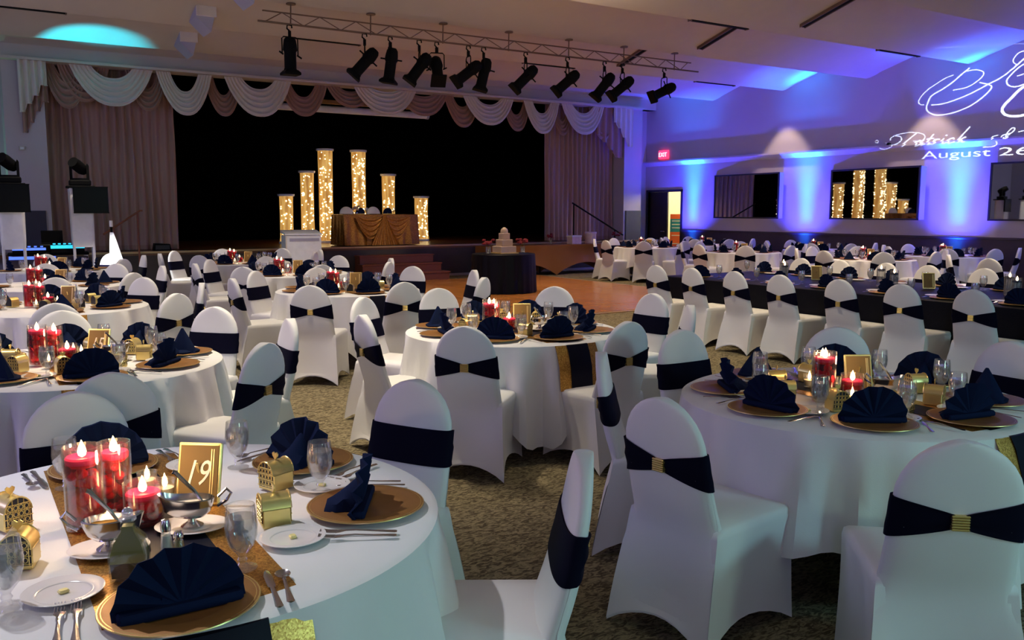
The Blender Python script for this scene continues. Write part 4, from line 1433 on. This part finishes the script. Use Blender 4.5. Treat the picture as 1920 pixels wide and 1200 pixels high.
CHG = MB().lathe([(.001, .002), (.095, .002), (.10, 0), (.165, .010), (.167, .013), (.163, .0145), (.112, .0085), (.106, .0095), (.098, .0055), (.001, .0055)], 48, cap0=False, cap1=False).mesh('charger', 'charger')
CHGR = MB().lathe([(.158, .0142), (.1675, .0138), (.1685, .0115), (.166, .0105)], 48, cap0=False, cap1=False).mesh('charger_rim', 'goldbuckle')
PLT = MB().lathe([(.001, .001), (.050, .001), (.054, 0), (.085, .010), (.086, .012), (.083, .013), (.056, .005), (.001, .004)], 36, cap0=False, cap1=False).mesh('bread_plate', 'china')
PLTR = MB().lathe([(.056, .0055), (.060, .0075), (.062, .0070)], 36, cap0=False, cap1=False).mesh('plate_well', 'china')
BUT = MB().bbox(-.011, .011, -.009, .009, .004, .012, .003).mesh('butter_pat', 'butter')
gprof = [(.001, .001), (.034, .001), (.035, .004), (.014, .010), (.009, .018), (.013, .025), (.009, .032), (.014, .040), (.028, .058), (.037, .085), (.039, .108), (.036, .140), (.0335, .160), (.032, .160), (.0345, .138), (.037, .108), (.035, .086), (.026, .060), (.010, .044), (.001, .043)]
GOB = MB().lathe(gprof, 22, cap0=False, cap1=False).mesh('goblet_glass', 'glass')
WAT = MB().lathe([(.001, .045), (.010, .046), (.0255, .061), (.0345, .087), (.0362, .108), (.0345, .132), (.001, .132)], 18, cap0=False, cap1=False).mesh('iced_water', 'water')
ice = MB()
rnd = random.Random(2)
for k in range(7):
    a, q = rnd.uniform(0, 6.28), rnd.uniform(0, .018)
    x, y, z, s = q * cos(a), q * sin(a), .07 + .009 * k, .009
    ice.bbox(x - s, x + s, y - s, y + s, z - s, z + s, .003)
ICE = ice.mesh('ice_cubes', 'gem', False)


def cutlery():
    k = MB()
    def strip(prof, th=.0022):
        rs = [[(-w_, y, z), (0, y, z - th), (w_, y, z), (0, y, z + th)] for y, w_, z in prof]
        return rs
    kn = MB().rings(strip([(-.105, .006, .004), (-.10, .009, .004), (-.04, .006, .005), (.0, .005, .005), (.01, .009, .004), (.07, .010, .004), (.10, .006, .0035), (.108, .001, .003)]), True, True).mesh('knife', 'steel')
    hd = MB().rings(strip([(-.10, .007, .004), (-.094, .010, .004), (-.04, .005, .006), (.01, .0035, .009), (.035, .005, .008), (.05, .011, .006), (.062, .012, .005)]), True, True)
    for q in (-.0095, -.0032, .0032, .0095):
        hd.tube([(q, .060, .005), (q, .085, .006), (q * .96, .104, .010)], .0017, 5)
    fk = hd.mesh('fork', 'steel')
    sp = MB().rings(strip([(-.09, .007, .004), (-.085, .009, .004), (-.03, .005, .006), (.02, .0035, .009), (.035, .005, .008)]), True, True)
    sp.lathe([(.001, .002), (.012, .003), (.018, .008), (.0185, .010), (.012, .006), (.001, .004)], 16, 0, .058, False, False, 1, 1.35)
    return kn, fk, sp.mesh('spoon', 'steel')


KNI, FRK, SPN = cutlery()


def favor_meshes():
    a = .038
    body = MB().bbox(-a, a, -a, a, 0, .052, .003).mesh('favor_body', 'gold', False)
    roof = MB()
    rs = []
    for k in range(9):
        q = pi * k / 8
        rs.append([(-a * cos(q), -a, .052 + .036 * sin(q)), (-a * cos(q), a, .052 + .036 * sin(q))])
    roof.rings(rs, closed=False)
    roof.rings([[(-a * cos(q) * .94, y, .052 + .033 * sin(q)) for q in [pi * k / 8 for k in range(9)]] for y in (-a + .002, a - .002)], closed=False)
    roofm = roof.mesh('favor_roof', 'gold', True)
    lat = MB()
    for sy in (-1,):
        y = sy * (a + .0015)
        lat.tube([(-(a - .002) * cos(pi * k / 10), y, .05 + .040 * sin(pi * k / 10)) for k in range(11)], .0022, 5)
        for x in (-.03, -.015, 0, .015, .03):
            h = .05 + .040 * sqrt(max(0, 1 - (x / a) ** 2))
            lat.tube([(x, y, .012), (x, y, h)], .0014, 4)
        for z in (.014, .034, .052, .070):
            wv = a if z < .052 else a * sqrt(max(0, 1 - ((z - .05) / .04) ** 2))
            lat.tube([(-wv, y, z), (wv, y, z)], .0014, 4)
        for x in (-.022, -.007, .007, .022):
            for z in (.024, .043, .061):
                lat.tube([(x + .0055 * cos(q), y, z + .0065 * sin(q)) for q in [2 * pi * k / 8 for k in range(9)]], .0012, 4)
    latm = lat.mesh('favor_lattice', 'gold')
    pan = MB()
    for sy in (-1,):
        y = sy * (a + .0004)
        pan.prism_y([(-a + .003, .01), (a - .003, .01), (a - .003, .05)] + [((a - .003) * cos(pi * k / 8), .05 + .036 * sin(pi * k / 8)) for k in range(1, 8)] + [(-a + .003, .05)], y - .0003, y + .0003)
    panm = pan.mesh('favor_window', 'frame', False)
    hrt = MB().prism_y([(0, .088), (.011, .100), (.013, .108), (.007, .113), (0, .108), (-.007, .113), (-.013, .108), (-.011, .100)], -.002, .002).mesh('favor_heart', 'gold', False)
    return body, roofm, latm, panm, hrt


FAV = favor_meshes()
VASE = {}


def candle_meshes(r, h, n=22):
    gl_ = MB().lathe([(r, 0), (r, h), (r - .0025, h), (r - .0025, .008), (.001, .008)], n, cap0=True, cap1=False).mesh('vase_glass', 'vaseglass')
    wt = MB().lathe([(r - .004, .010), (r - .004, h - .045), (.001, h - .045)], n, cap0=True, cap1=False).mesh('vase_water', 'redwater')
    rs_ = MB()
    rnd = random.Random(int(h * 1000))
    for k in range(16):
        q = rnd.uniform(0, 6.28)
        rr = rnd.uniform(.2, .62) * r
        rs_.ball((rr * cos(q), rr * sin(q), rnd.uniform(.045, max(.05, h - .065))), r * .36, 7, 5, .85)
    ro = rs_.mesh('submerged_petals', 'rose')
    gm = MB()
    for k in range(12):
        q = k * .55
        rr = (.3 + .55 * (k % 3) / 2) * r
        gm.ball((rr * cos(q), rr * sin(q), .017), .009, 6, 4, .7)
    ge = gm.mesh('glass_gems', 'gem')
    wx = MB().lathe([(.001, 0), (r * .62, .002), (r * .86, .014), (r * .88, .026), (r * .80, .031), (r * .3, .027), (.001, .026)], n, cap0=False, cap1=False).mesh('candle_wax', 'wax')
    return gl_, wt, ro, ge, wx


VK = {'tall': (.050, .225), 'mid': (.045, .205), 'low': (.052, .115)}
for k, (r_, h_) in VK.items():
    VASE[k] = candle_meshes(r_, h_)
FLM = MB().lathe([(.001, 0), (.006, .004), (.0085, .012), (.007, .022), (.003, .034), (.0005, .043)], 10, cap0=False, cap1=False).mesh('flame', 'flame')
FLMB = MB().lathe([(.001, -.002), (.009, .003), (.0115, .013), (.009, .025), (.004, .036), (.0005, .045)], 10, cap0=False, cap1=False).mesh('flame', 'flame')
WICK = MB().tube([(0, 0, -.008), (.001, 0, .008)], .001, 5).mesh('wick', 'blackmetal')
VOT = (MB().lathe([(.024, 0), (.031, .06), (.0295, .06), (.0225, .006), (.001, .006)], 18, cap0=True, cap1=False).mesh('votive_glass', 'glass'),
       MB().lathe([(.021, .008), (.026, .035), (.001, .033)], 16, cap0=True, cap1=False).mesh('votive_wax', 'creamwax'))


def floating_candle(loc, label, wax, big):
    t = thing('floating_candle', label, 'candle', loc)
    wo = obj('candle_wax', wax, t)
    obj('wick', WICK, wo, (0, 0, .028))
    obj('flame', FLMB if big else FLM, wo, (0, 0, .030))


def candle_vase(kind, x, y, z, tname, lod):
    r_, h_ = VK[kind]
    g, wt, ro, ge, wx = VASE[kind]
    nm = {'tall': 'tallest', 'mid': 'second tallest', 'low': 'lowest'}[kind]
    t = thing('candle_vase', '%s red glass candle vase on the %s' % (nm, tname), 'vase', (x, y, z))
    obj('vase_glass', g, t)
    obj('vase_water', wt, t)
    obj('submerged_petals', ro, t)
    if lod < 2:
        obj('glass_gems', ge, t)
    floating_candle((x, y, z + h_ - .058), 'lit red candle in the %s vase of the %s' % (nm, tname), wx, True)


def votive(x, y, z, label):
    t = thing('votive_candle', label, 'candle', (x, y, z))
    obj('votive_glass', VOT[0], t)
    wo = obj('votive_wax', VOT[1], t)
    obj('flame', FLM, wo, (0, 0, .036))


CARD = None
def number_card(x, y, z, rz, num, label):
    t = thing('table_number_frame', label, 'sign', (x, y, z), rz)
    tilt = bpy.data.objects.new('frame_panel', MB().bbox(-.066, .066, -.006, .006, 0, .178, .003).mesh('frame_panel', 'gold', False))
    C.objects.link(tilt)
    tilt.parent = t
    tilt.rotation_euler = (R(-14), 0, 0)
    obj('frame_card', MB().box(-.058, .058, -.0085, -.006, .008, .170).mesh('frame_card', 'card', False), tilt)
    st_ = MB()
    for xx in (.036, .043):
        st_.box(xx, xx + .003, -.0098, -.0085, .018, .160)
    obj('card_stripe', st_.mesh('card_stripe', 'palegold', False), tilt)
    obj('frame_prop', MB().tube([(0, .006, .12), (0, .05, .002)], .004, 5).mesh('frame_prop', 'gold'), t)
    if num:
        tmx = text_mesh(num, .105, .0006, .32)
        tmx.materials.clear()
        tmx.materials.append(M['ivory'])
        o = obj('card_number', tmx, tilt, (-.008, -.0095, .055), rot=(pi / 2, 0, 0))
        o.scale = (.72, 1, 1)


def boat_meshes():
    rs, ri = [], []
    for q, (wv, z) in enumerate(((.012, .026), (.026, .029), (.039, .044), (.045, .066), (.048, .082))):
        rs.append([(wv * 1.75 * cos(a) * (1.28 if cos(a) < 0 else .9) , wv * sin(a) * (1 - .35 * max(0, -cos(a))), z + (.016 * max(0, -cos(a)) ** 3 if q > 2 else 0)) for a in [2 * pi * k / 24 for k in range(24)]])
    inner = [[(x * .93, y * .93, z + .003) for x, y, z in r] for r in rs]
    b = MB().rings(rs + inner[::-1], True, True)
    b.lathe([(.035, 0), (.036, .004), (.014, .016), (.012, .028)], 16)
    body = b.mesh('boat_body', 'steel')
    hd = MB().tube([(.085, 0, .058), (.115, 0, .075), (.130, 0, .095), (.115, 0, .108), (.088, 0, .085)], .005, 6).mesh('boat_handle', 'steel')
    sc = MB().rings([[(x * .92, y * .92, .068) for x, y, z in rs[3]]], False, True).mesh('boat_sauce', 'cream')
    return body, hd, sc


BOAT = boat_meshes()
SAU = MB().lathe([(.001, .001), (.04, .001), (.045, 0), (.076, .010), (.078, .012), (.074, .0125), (.045, .005), (.001, .004)], 36, cap0=False, cap1=False, sx=1.25).mesh('saucer', 'china')
LADLE = MB().tube([(-.03, 0, .07), (-.01, 0, .10), (.035, .01, .155), (.042, .012, .158)], .0045, 6, .0065).mesh('sauce_ladle', 'steel')


def gravy_boat(x, y, z, rz, tname, which, sauce, lad=2.6):
    t = thing('saucer', 'white saucer under the %s sauce boat, %s' % (which, tname), 'plate', (x, y, z), rz)
    obj('saucer_dish', SAU, t)
    obj('saucer_doily', MB().lathe([(.001, .0055), (.042, .006)], 20, sx=1.2).mesh('saucer_doily', 'china'), t)
    t = thing('sauce_boat', 'footed steel sauce boat of %s on the %s' % (sauce, tname), 'sauce boat', (x, y, z + .0065), rz)
    t.scale = (.82, .86, .95)
    obj('boat_body', BOAT[0], t)
    obj('boat_handle', BOAT[1], t)
    me = BOAT[2] if sauce.startswith('cream') else BOAT[2].copy()
    if not sauce.startswith('cream'):
        me.materials.clear()
        me.materials.append(M['orange'])
    obj('boat_sauce', me, t)
    tag(obj('sauce_ladle', LADLE, None, (x, y, z + .004), lad), 'steel ladle standing in the %s sauce boat, %s' % (which, tname), 'ladle')


CH0 = MB()
def setting(cx, cy, deg, zt, tname, dn, lod, r0=.57, bread=True, fold=0, favor=True):
    a = R(deg)
    n_ = (cos(a), sin(a))
    t_ = (-sin(a), cos(a))
    def at_(inward, right):
        return cx + n_[0] * (r0 - inward) + t_[0] * right, cy + n_[1] * (r0 - inward) + t_[1] * right
    where = '%s of the %s' % (dn, tname)
    rz = a + pi / 2          # local -y points outwards to the guest
    x, y = at_(0, 0)
    t = thing('charger_plate', 'gold charger plate at %s' % where, 'plate', (x, y, zt), rz)
    obj('charger_dish', CHG, t)
    if lod < 2:
        obj('charger_rim', CHGR, t)
    jit = random.uniform(-.25, .25)
    if lod == 0 and deg == -98:
        x, y = at_(-.05, .0)
        jit = .14
    t = thing('fan_napkin' if not fold else 'folded_napkin', 'navy %s napkin at %s' % ('cone' if fold else 'fan', where), 'napkin', (x, y, zt + .0058), rz + jit)
    if fold:
        obj('napkin_cone', PYR, t)
        obj('napkin_cuff', PYRC, t)
    else:
        obj('napkin_fan', FAN, t)
        obj('napkin_base', FBASE, t)
        if lod < 2:
            obj('napkin_tail', FTAIL, t)
    x, y = at_(.15, .15)
    t = thing('water_goblet', 'stemmed water goblet at %s' % where, 'glass', (x, y, zt), rz)
    obj('goblet_glass', GOB, t)
    obj('iced_water', WAT, t)
    if lod == 0:
        obj('ice_cubes', ICE, t)
    if lod < 3 and favor:
        x, y = at_(.24, -.11)
        t = thing('favor_box', 'gold birdcage favor box at %s' % where, 'box', (x, y, zt), rz + random.uniform(-.6, .6))
        obj('favor_body', FAV[0], t)
        obj('favor_roof', FAV[1], t)
        obj('favor_window', FAV[3], t)
        obj('favor_window', FAV[3], t, rz=pi)
        if lod < 2:
            obj('favor_lattice', FAV[2], t)
            obj('favor_lattice', FAV[2], t, rz=pi)
            obj('favor_heart', FAV[4], t)
    if lod < 2:
        if bread:
            x, y = at_(.17, -.235)
            t = thing('bread_plate', 'white bread plate at %s' % where, 'plate', (x, y, zt), rz)
            obj('plate_dish', PLT, t)
            obj('plate_well', PLTR, t)
            tag(obj('butter_pat', BUT, None, (x, y, zt + .0005), rz + .4), 'butter pat at %s' % where, 'butter')
        for k, (nm, me, off) in enumerate((('dinner_fork', FRK, -.205), ('dinner_knife', KNI, .195)) + ((('salad_fork', FRK, -.238), ('teaspoon', SPN, .225)) if lod == 0 else ())):
            x, y = at_(.0, off)
            o = obj(nm, me, None, (x, y, zt + .001), rz + random.uniform(-.06, .06))
            tag(o, 'steel %s at %s' % (nm.replace('_', ' '), where), nm.split('_')[-1] if '_' in nm else 'spoon')


TABLES = 0
def table(cx, cy, tname, chairs, angles, lod, num=None, seed=1, low=.40):
    """round table, cloth, runners, chairs (apex positions) and place settings"""
    t = thing('round_table', 'round folding table under the white cloth, %s' % tname, 'table', (cx, cy, 0))
    obj('tabletop', MB().lathe([(.001, .715), (.755, .715), (.76, .73), (.755, .748), (.001, .748)], 40, cap0=False, cap1=False).mesh('tabletop', 'stepwood'), t)
    for k in range(4):
        a = pi / 4 + k * pi / 2
        obj('leg', MB().tube([(.42 * cos(a), .42 * sin(a), 0), (.40 * cos(a), .40 * sin(a), .72)], .016, 6).mesh('leg', 'blackmetal'), t)
    ang = random.Random(seed).uniform(-.3, .3)
    def drop(a):
        m = max(abs(cos(a - ang - .6)), abs(sin(a - ang - .6)))
        d = 1.17 / m - .77
        return min(.66, low + .0 + (d - .40) * .75)
    cl = obj('white_tablecloth', round_cloth(.772, .760, drop, 15, .065, seed, 'cloth', 'white_tablecloth'), None, (cx, cy, 0))
    tag(cl, 'white cloth draped over the %s' % tname, 'tablecloth')
    if lod < 3:
        rw = 1.25 if lod == 0 else 1.0
        for (hw, mname, z, lab, nm, hang) in ((.165 * rw, 'sequin', .7625, 'gold sequin runner across the %s' % tname, 'gold_runner', .30), (.085 * rw, 'navyrun', .7640, 'navy runner over the gold one, %s' % tname, 'navy_runner', .32)):
            rs = []
            e = .0012 if mname == 'navyrun' else 0
            for i in range(7):
                x = -hw + 2 * hw * i / 6
                ye = sqrt(.772 ** 2 - x * x)
                row = [(x * 1.0, -ye - .075 - e * 4, z - hang), (x, -ye - .060 - e * 4, z - hang * .5), (x, -ye - .03 - e * 4, z - .06), (x, -ye - .006 - e * 4, z - .012)]
                row += [(x, -ye + 2 * ye * k / 14, z) for k in range(1, 14)]
                row += [(x, -row[3 - k][1], row[3 - k][2]) for k in range(4)]
                rs.append(row)
            o = obj(nm, MB().rings(rs, closed=False).mesh(nm, mname, True), None, (cx - (.045 if lod == 0 else 0), cy, 0))
            tag(o, lab, 'table runner')
    zt = .7655 if lod < 3 else .7615
    ux = set()
    for (x, y) in chairs:
        d = math.degrees(atan2(y - cy, x - cx)) % 360
        dn = dname(d, ux)
        chair(x, y, atan2(cy - y, cx - x), 'white sashed chair at %s of the %s' % (dn, tname), lod < 3)
    us = set()
    for k, d in enumerate(angles):
        setting(cx, cy, d, zt, tname, dname(d % 360, us), lod, r0=(.65 if d == -98 else .57), favor=not (lod == 0 and abs(d) == 98), fold=(1 if (seed * 3 + k * 2) % 5 == 0 and lod > 0 else 0))
    # centrepiece
    for kind, dx, dy in (('tall', -.20, .0), ('mid', -.11, .085), ('low', -.06, -.045)):
        candle_vase(kind, cx + dx, cy + dy, zt, tname, lod)
    if lod < 2:
        for (dx, dy, dz) in ((-.20, .0, .275), (-.11, .085, .255), (-.06, -.045, .17)):
            lamp('POINT', 'candle_lamp', (cx + dx, cy + dy, zt + dz), 2.0 if lod == 0 else 1.1, (1.0, .66, .36), size=.02)
    else:
        lamp('POINT', 'candle_lamp', (cx - .12, cy + .02, zt + .31), 3.0, (1.0, .64, .33), size=.04)
    votive(cx - .16, cy - .12, zt, 'cream votive candle in front of the vases, %s' % tname)
    votive(cx + .03, cy + .13, zt, 'small votive candle beside the number card, %s' % tname)
    if lod < 2:
        votive(cx + .0, cy + .24, zt, 'third votive candle behind the card, %s' % tname)
    number_card(cx + .10, cy + .03, zt, R(-38 if num else -30), num, 'gold framed table number card on the %s' % tname)


E8 = [0, 45, 90, 135, 180, 225, 270, 315]
def ringpos(cx, cy, degs, r=1.25):
    return [(cx + r * cos(R(d)), cy + r * sin(R(d))) for d in degs]


table(.46, 2.56, 'card nineteen table', [(1.48, 1.93), (1.55, 3.15), (.35, 3.63)], [-28, 28, 98, -98], 0, '19', 3, .42)
table(.57, 5.47, 'card fifteen table', [(1.34, 4.47), (1.79, 5.41), (1.56, 6.37), (.53, 3.98), (.61, 6.70)], E8, 1, '15', 5)
table(3.41, 5.32, 'table before the dance floor', [(2.53, 4.48), (2.25, 5.35), (2.72, 6.46), (3.61, 6.86), (4.58, 6.44), (4.88, 5.45), (4.50, 4.62), (3.50, 4.13)], E8, 1, None, 8)
table(3.49, 2.52, 'pale aqua-lit table', [(2.15, 2.35), (2.50, 1.41), (4.37, 3.27), (4.66, 2.41), (3.51, 3.68), (2.62, 3.30)], [0, 45, 90, 135, 180, 225, 270, 315], 1, None, 12, .46)
table(.76, 8.85, 'table behind card fifteen', [(.62, 7.25), (1.55, 7.58), (1.99, 8.58), (1.65, 9.60), (.88, 10.09)], [-90, -45, 0, 45, 90, 135, 180], 2, None, 15)
table(3.65, 9.05, 'table facing the stage steps', [(2.75, 7.75), (3.64, 7.61), (2.38, 9.0), (2.9, 9.98), (3.69, 10.15), (4.79, 9.76), (5.09, 8.76), (4.60, 7.72)], E8, 2, None, 17)
table(.95, 11.45, 'second table behind card fifteen', [(1.68, 10.41), (2.21, 11.54), (1.80, 12.35), (1.02, 12.85)], [-45, 0, 45, 90, -90, 180], 3, None, 21)
table(1.25, 14.4, 'table nearest the DJ gear', [(2.05, 13.45), (2.5, 14.45), (2.15, 15.3), (1.25, 15.65), (.42, 15.25)], [-90, -45, 0, 45, 90, 180], 3, None, 24)
table(3.95, 11.85, 'second table from the lectern', [(2.99, 10.79), (3.95, 10.65), (4.93, 10.75), (5.35, 11.6), (5.0, 12.75), (3.98, 13.1), (3.05, 12.7), (2.65, 11.8)], E8, 3, None, 27)
table(4.1, 14.8, 'table nearest the white lectern', [(3.2, 13.95), (5.1, 14.05), (5.45, 14.75), (5.1, 15.75), (4.1, 16.1), (3.2, 15.75), (2.8, 14.85)], E8, 3, None, 31)
for (cx, cy, nm, sd) in ((14.0, 15.9, 'aisle table nearest the doorway', 33), (14.0, 12.9, 'aisle table before the first mirror', 36), (13.9, 9.8, 'aisle table before the second mirror', 39)):
    table(cx, cy, nm, ringpos(cx, cy, [45, 90, 135, 180, 225, 270, 315], 1.27), E8, 3, None, sd)
for (cx, cy, nm, sd) in ((16.2, 16.1, 'wall table under the first mirror', 42), (16.2, 12.7, 'wall table under the second mirror', 45), (16.2, 9.7, 'wall table under the third mirror', 48)):
    table(cx, cy, nm, ringpos(cx, cy, [70, 110, 150, 210, 250, 290], 1.2), [45, 90, 135, 180, 225, 270, 315], 3, None, sd)
# two chairs of the next aisle table that reach into the frame
for (x, y, dx, dy, lab) in ((12.55, 6.9, 14, 6.9, 'white navy-sashed chair cut by the picture edge behind the long navy table'), (13.1, 7.85, 13.9, 6.9, 'white navy-sashed chair alone behind the far end of the long navy table')):
    chair(x, y, atan2(dy - y, dx - x), lab, False)

# ------------------------------------------------------------------ long navy head table
HX0, HX1, HY0, HY1 = 8.0, 9.8, 2.7, 8.75
t = thing('long_table', 'row of folding tables under the long navy cloth', 'table', ((HX0 + HX1) / 2, (HY0 + HY1) / 2, 0))
hw_, hd_ = (HX1 - HX0) / 2, (HY1 - HY0) / 2
obj('tabletop', MB().bbox(-hw_ + .02, hw_ - .02, -hd_ + .02, hd_ - .02, .70, .745, .01).mesh('tabletop', 'stepwood', False), t)
for x in (-hw_ + .1, hw_ - .1):
    for y in (-hd_ + .15, 0, hd_ - .15):
        obj('leg', MB().tube([(x, y, 0), (x, y, .70)], .018, 6).mesh('leg', 'blackmetal'), t)
cl = obj('navy_long_cloth', box_cloth(hw_, hd_, .76, .02, 30, .02, 'navycloth', 'navy_long_cloth'), None, ((HX0 + HX1) / 2, (HY0 + HY1) / 2, 0))
tag(cl, 'floor-length navy cloth on the long head table', 'tablecloth')
nth = ['first', 'second', 'third', 'fourth', 'fifth', 'sixth', 'seventh', 'eighth', 'ninth']
for side, X, ys, fc, nm in ((-1, 7.45, (8.29, 7.66, 6.98, 6.33, 5.58, 4.9, 4.22, 3.55), 0.0, 'dance floor side'), (1, 10.35, (8.41, 7.74, 7.03, 6.44, 5.73, 5.05), pi, 'mirror side')):
    for k, y in enumerate(ys):
        where = '%s from the stage end, %s of the long navy table' % (nth[k], nm)
        chair(X, y, fc + random.uniform(-.06, .06), 'white chair %s' % where, side < 0)
        ax = HX0 + .22 if side < 0 else HX1 - .22
        fx = 1 if side < 0 else -1
        rz = -pi / 2 if side < 0 else pi / 2
        t = thing('charger_plate', 'gold charger %s' % where, 'plate', (ax, y, .7615), rz)
        obj('charger_dish', CHG, t)
        obj('charger_rim', CHGR, t)
        t = thing('fan_napkin', 'navy fan napkin %s' % where, 'napkin', (ax, y, .7673), rz + random.uniform(-.4, .4))
        obj('napkin_fan', FAN, t)
        obj('napkin_base', FBASE, t)
        t = thing('water_goblet', 'water goblet %s' % where, 'glass', (ax + fx * .17, y - fx * .17, .7615))
        obj('goblet_glass', GOB, t)
        obj('iced_water', WAT, t)
        t = thing('bread_plate', 'bread plate %s' % where, 'plate', (ax + fx * .15, y + fx * .24, .7615))
        obj('plate_dish', PLT, t)
        obj('plate_well', PLTR, t)
        tag(obj('dinner_knife', KNI, None, (ax, y - fx * .21, .7625), rz), 'steel knife %s' % where, 'knife')
        tag(obj('dinner_fork', FRK, None, (ax, y + fx * .21, .7625), rz), 'steel fork %s' % where, 'fork')
for k, (x, y, kind) in enumerate(((8.95, 7.55, 'tall'), (8.82, 7.42, 'mid'), (8.95, 6.15, 'tall'), (8.75, 5.85, 'mid'), (8.95, 4.7, 'tall'), (8.8, 4.55, 'mid'))):
    g, wt, ro, ge, wx = VASE[kind]
    nmk = '%s%s' % ('tall' if kind == 'tall' else 'shorter', ' clear candle vase ') + 'of the %s pair on the long navy table' % nth[k // 2]
    t = thing('candle_vase', nmk, 'vase', (x, y, .7615))
    obj('vase_glass', g, t)
    obj('vase_water', MB().lathe([(VK[kind][0] - .004, .010), (VK[kind][0] - .004, VK[kind][1] - .045), (.001, VK[kind][1] - .045)], 18, cap1=False).mesh('vase_water', 'water'), t)
    obj('glass_gems', ge, t)
    floating_candle((x, y, .7615 + VK[kind][1] - .058), 'lit candle in the ' + nmk.replace(' clear candle', ''), MB().lathe([(.001, 0), (.03, .002), (.042, .014), (.04, .03), (.001, .026)], 18, cap0=False, cap1=False).mesh('candle_wax', 'navynap'), True)
for k, y in enumerate((7.5, 6.0, 4.6)):
    lamp('POINT', 'candle_lamp', (8.85, y, 1.1), 2.4, (1.0, .66, .36), size=.05)
    number_card(9.1, y - .35, .7615, R(-40), None, 'small gold framed card beside the %s candle pair, long navy table' % nth[k])

# ------------------------------------------------------------------ extra serving pieces on the near tables
Z0 = .7655
gravy_boat(.50, 2.39, Z0, R(-28), 'card nineteen table', 'cream', 'cream sauce')
gravy_boat(.285, 2.335, Z0, R(160), 'card nineteen table', 'orange', 'orange dressing')
t = thing('oil_cruet', 'square glass oil cruet behind the near fan napkin, card nineteen table', 'cruet', (.305, 2.145, Z0), R(-20))
t.scale = (1.15, 1.15, 1.2)
obj('cruet_glass', MB().rings([[(-a, -b, z), (a, -b, z), (a, b, z), (-a, b, z)] for a, b, z in ((.034, .026, 0), (.036, .028, .05), (.030, .024, .075), (.013, .012, .098), (.012, .012, .118))], True, False).mesh('cruet_glass', 'cruetglass', True), t)
obj('cruet_liquid', MB().rings([[(-a, -b, z), (a, -b, z), (a, b, z), (-a, b, z)] for a, b, z in ((.031, .023, .005), (.033, .025, .034))], True, True).mesh('cruet_liquid', 'oil', True), t)
obj('cruet_oil_layer', MB().rings([[(-a, -b, z), (a, -b, z), (a, b, z), (-a, b, z)] for a, b, z in ((.0335, .0255, .035), (.0325, .0248, .05), (.026, .021, .073), (.012, .011, .094), (.0105, .0105, .104))], True, True).mesh('cruet_oil_layer', 'oil2', True), t)
obj('cruet_lip', MB().lathe([(.0125, .112), (.017, .115), (.017, .120), (.0125, .122)], 14, cap0=False, cap1=False).mesh('cruet_lip', 'gem'), t)
obj('cruet_stopper', MB().ball((0, 0, .128), .012, 10, 6).mesh('cruet_stopper', 'gem'), t)
for (x, y, c, nm) in ((.392, 2.17, 'salt', 'pale salt shaker with chrome cap'), (.425, 2.195, 'oil2', 'short glass pepper shaker')):
    t = thing('table_shaker', '%s beside the oil cruet, card nineteen table' % nm, 'shaker', (x, y, Z0))
    k = 1.0 if c == 'salt' else .62
    obj('shaker_glass', MB().lathe([(.019, 0), (.020, .006), (.011, .08 * k), (.011, .088 * k), (.010, .088 * k), (.010, .08 * k), (.017, .008)], 10, cap0=True, cap1=False).mesh('shaker_glass', 'glass', True), t)
    obj('shaker_filling', MB().lathe([(.0165, .006), (.010, .074 * k), (.001, .076 * k)], 10, cap1=False).mesh('shaker_filling', c, True), t)
    obj('shaker_cap', MB().lathe([(.0125, .085 * k), (.013, .10 * k), (.009, .112 * k), (.001, .115 * k)], 12).mesh('shaker_cap', 'steel'), t)
gravy_boat(3.60, 2.42, Z0, R(150), 'pale aqua-lit table', 'cream', 'cream sauce')
gravy_boat(3.55, 5.18, Z0, R(200), 'table before the dance floor', 'cream', 'cream sauce')
gravy_boat(.75, 5.42, Z0, R(170), 'card fifteen table', 'cream', 'cream sauce')

for (x, y, nm) in ((.05, 2.11, 'cut by the picture edge'),):
    t = thing('water_goblet', 'stemmed water goblet %s, card nineteen table' % nm, 'glass', (x, y, Z0))
    obj('goblet_glass', GOB, t)
    obj('iced_water', WAT, t)
    obj('ice_cubes', ICE, t)
for (x, y, r_, nm) in ((.09, 2.67, .4, 'behind the other beside the tall vases'), (.09, 2.36, -.3, 'in front of the other beside the tall vases')):
    t = thing('favor_box', 'gold birdcage favor box %s, card nineteen table' % nm, 'box', (x, y, Z0), r_)
    for me, n_ in zip(FAV, ('favor_body', 'favor_roof', 'favor_lattice', 'favor_window', 'favor_heart')):
        obj(n_, me, t)
        if n_ in ('favor_lattice', 'favor_window'):
            obj(n_, me, t, rz=pi)
# the couple's table on stage
for k, (dx, nm) in enumerate(((-.42, 'DJ side'), (.30, 'mirror side'))):
    chair(SXC + dx, 20.75, -pi / 2, 'white chair behind the sweetheart table, %s' % nm, False).location.z = .78
    t = thing('fan_napkin', 'navy fan napkin on the sweetheart table, %s' % nm, 'napkin', (SXC + dx, 19.85, 1.542), .2)
    obj('napkin_fan', FAN, t)
    obj('napkin_base', FBASE, t)
    t = thing('water_goblet', 'goblet on the sweetheart table, %s' % nm, 'glass', (SXC + dx + .2, 19.95, 1.537))
    obj('goblet_glass', GOB, t)
    obj('iced_water', WAT, t)
vase_flowers('flower_vase', 'low pale flower bowl on the sweetheart table', (SXC - .55, 19.85, 1.536), .05, .07, .09, 10, 'icing', 14)
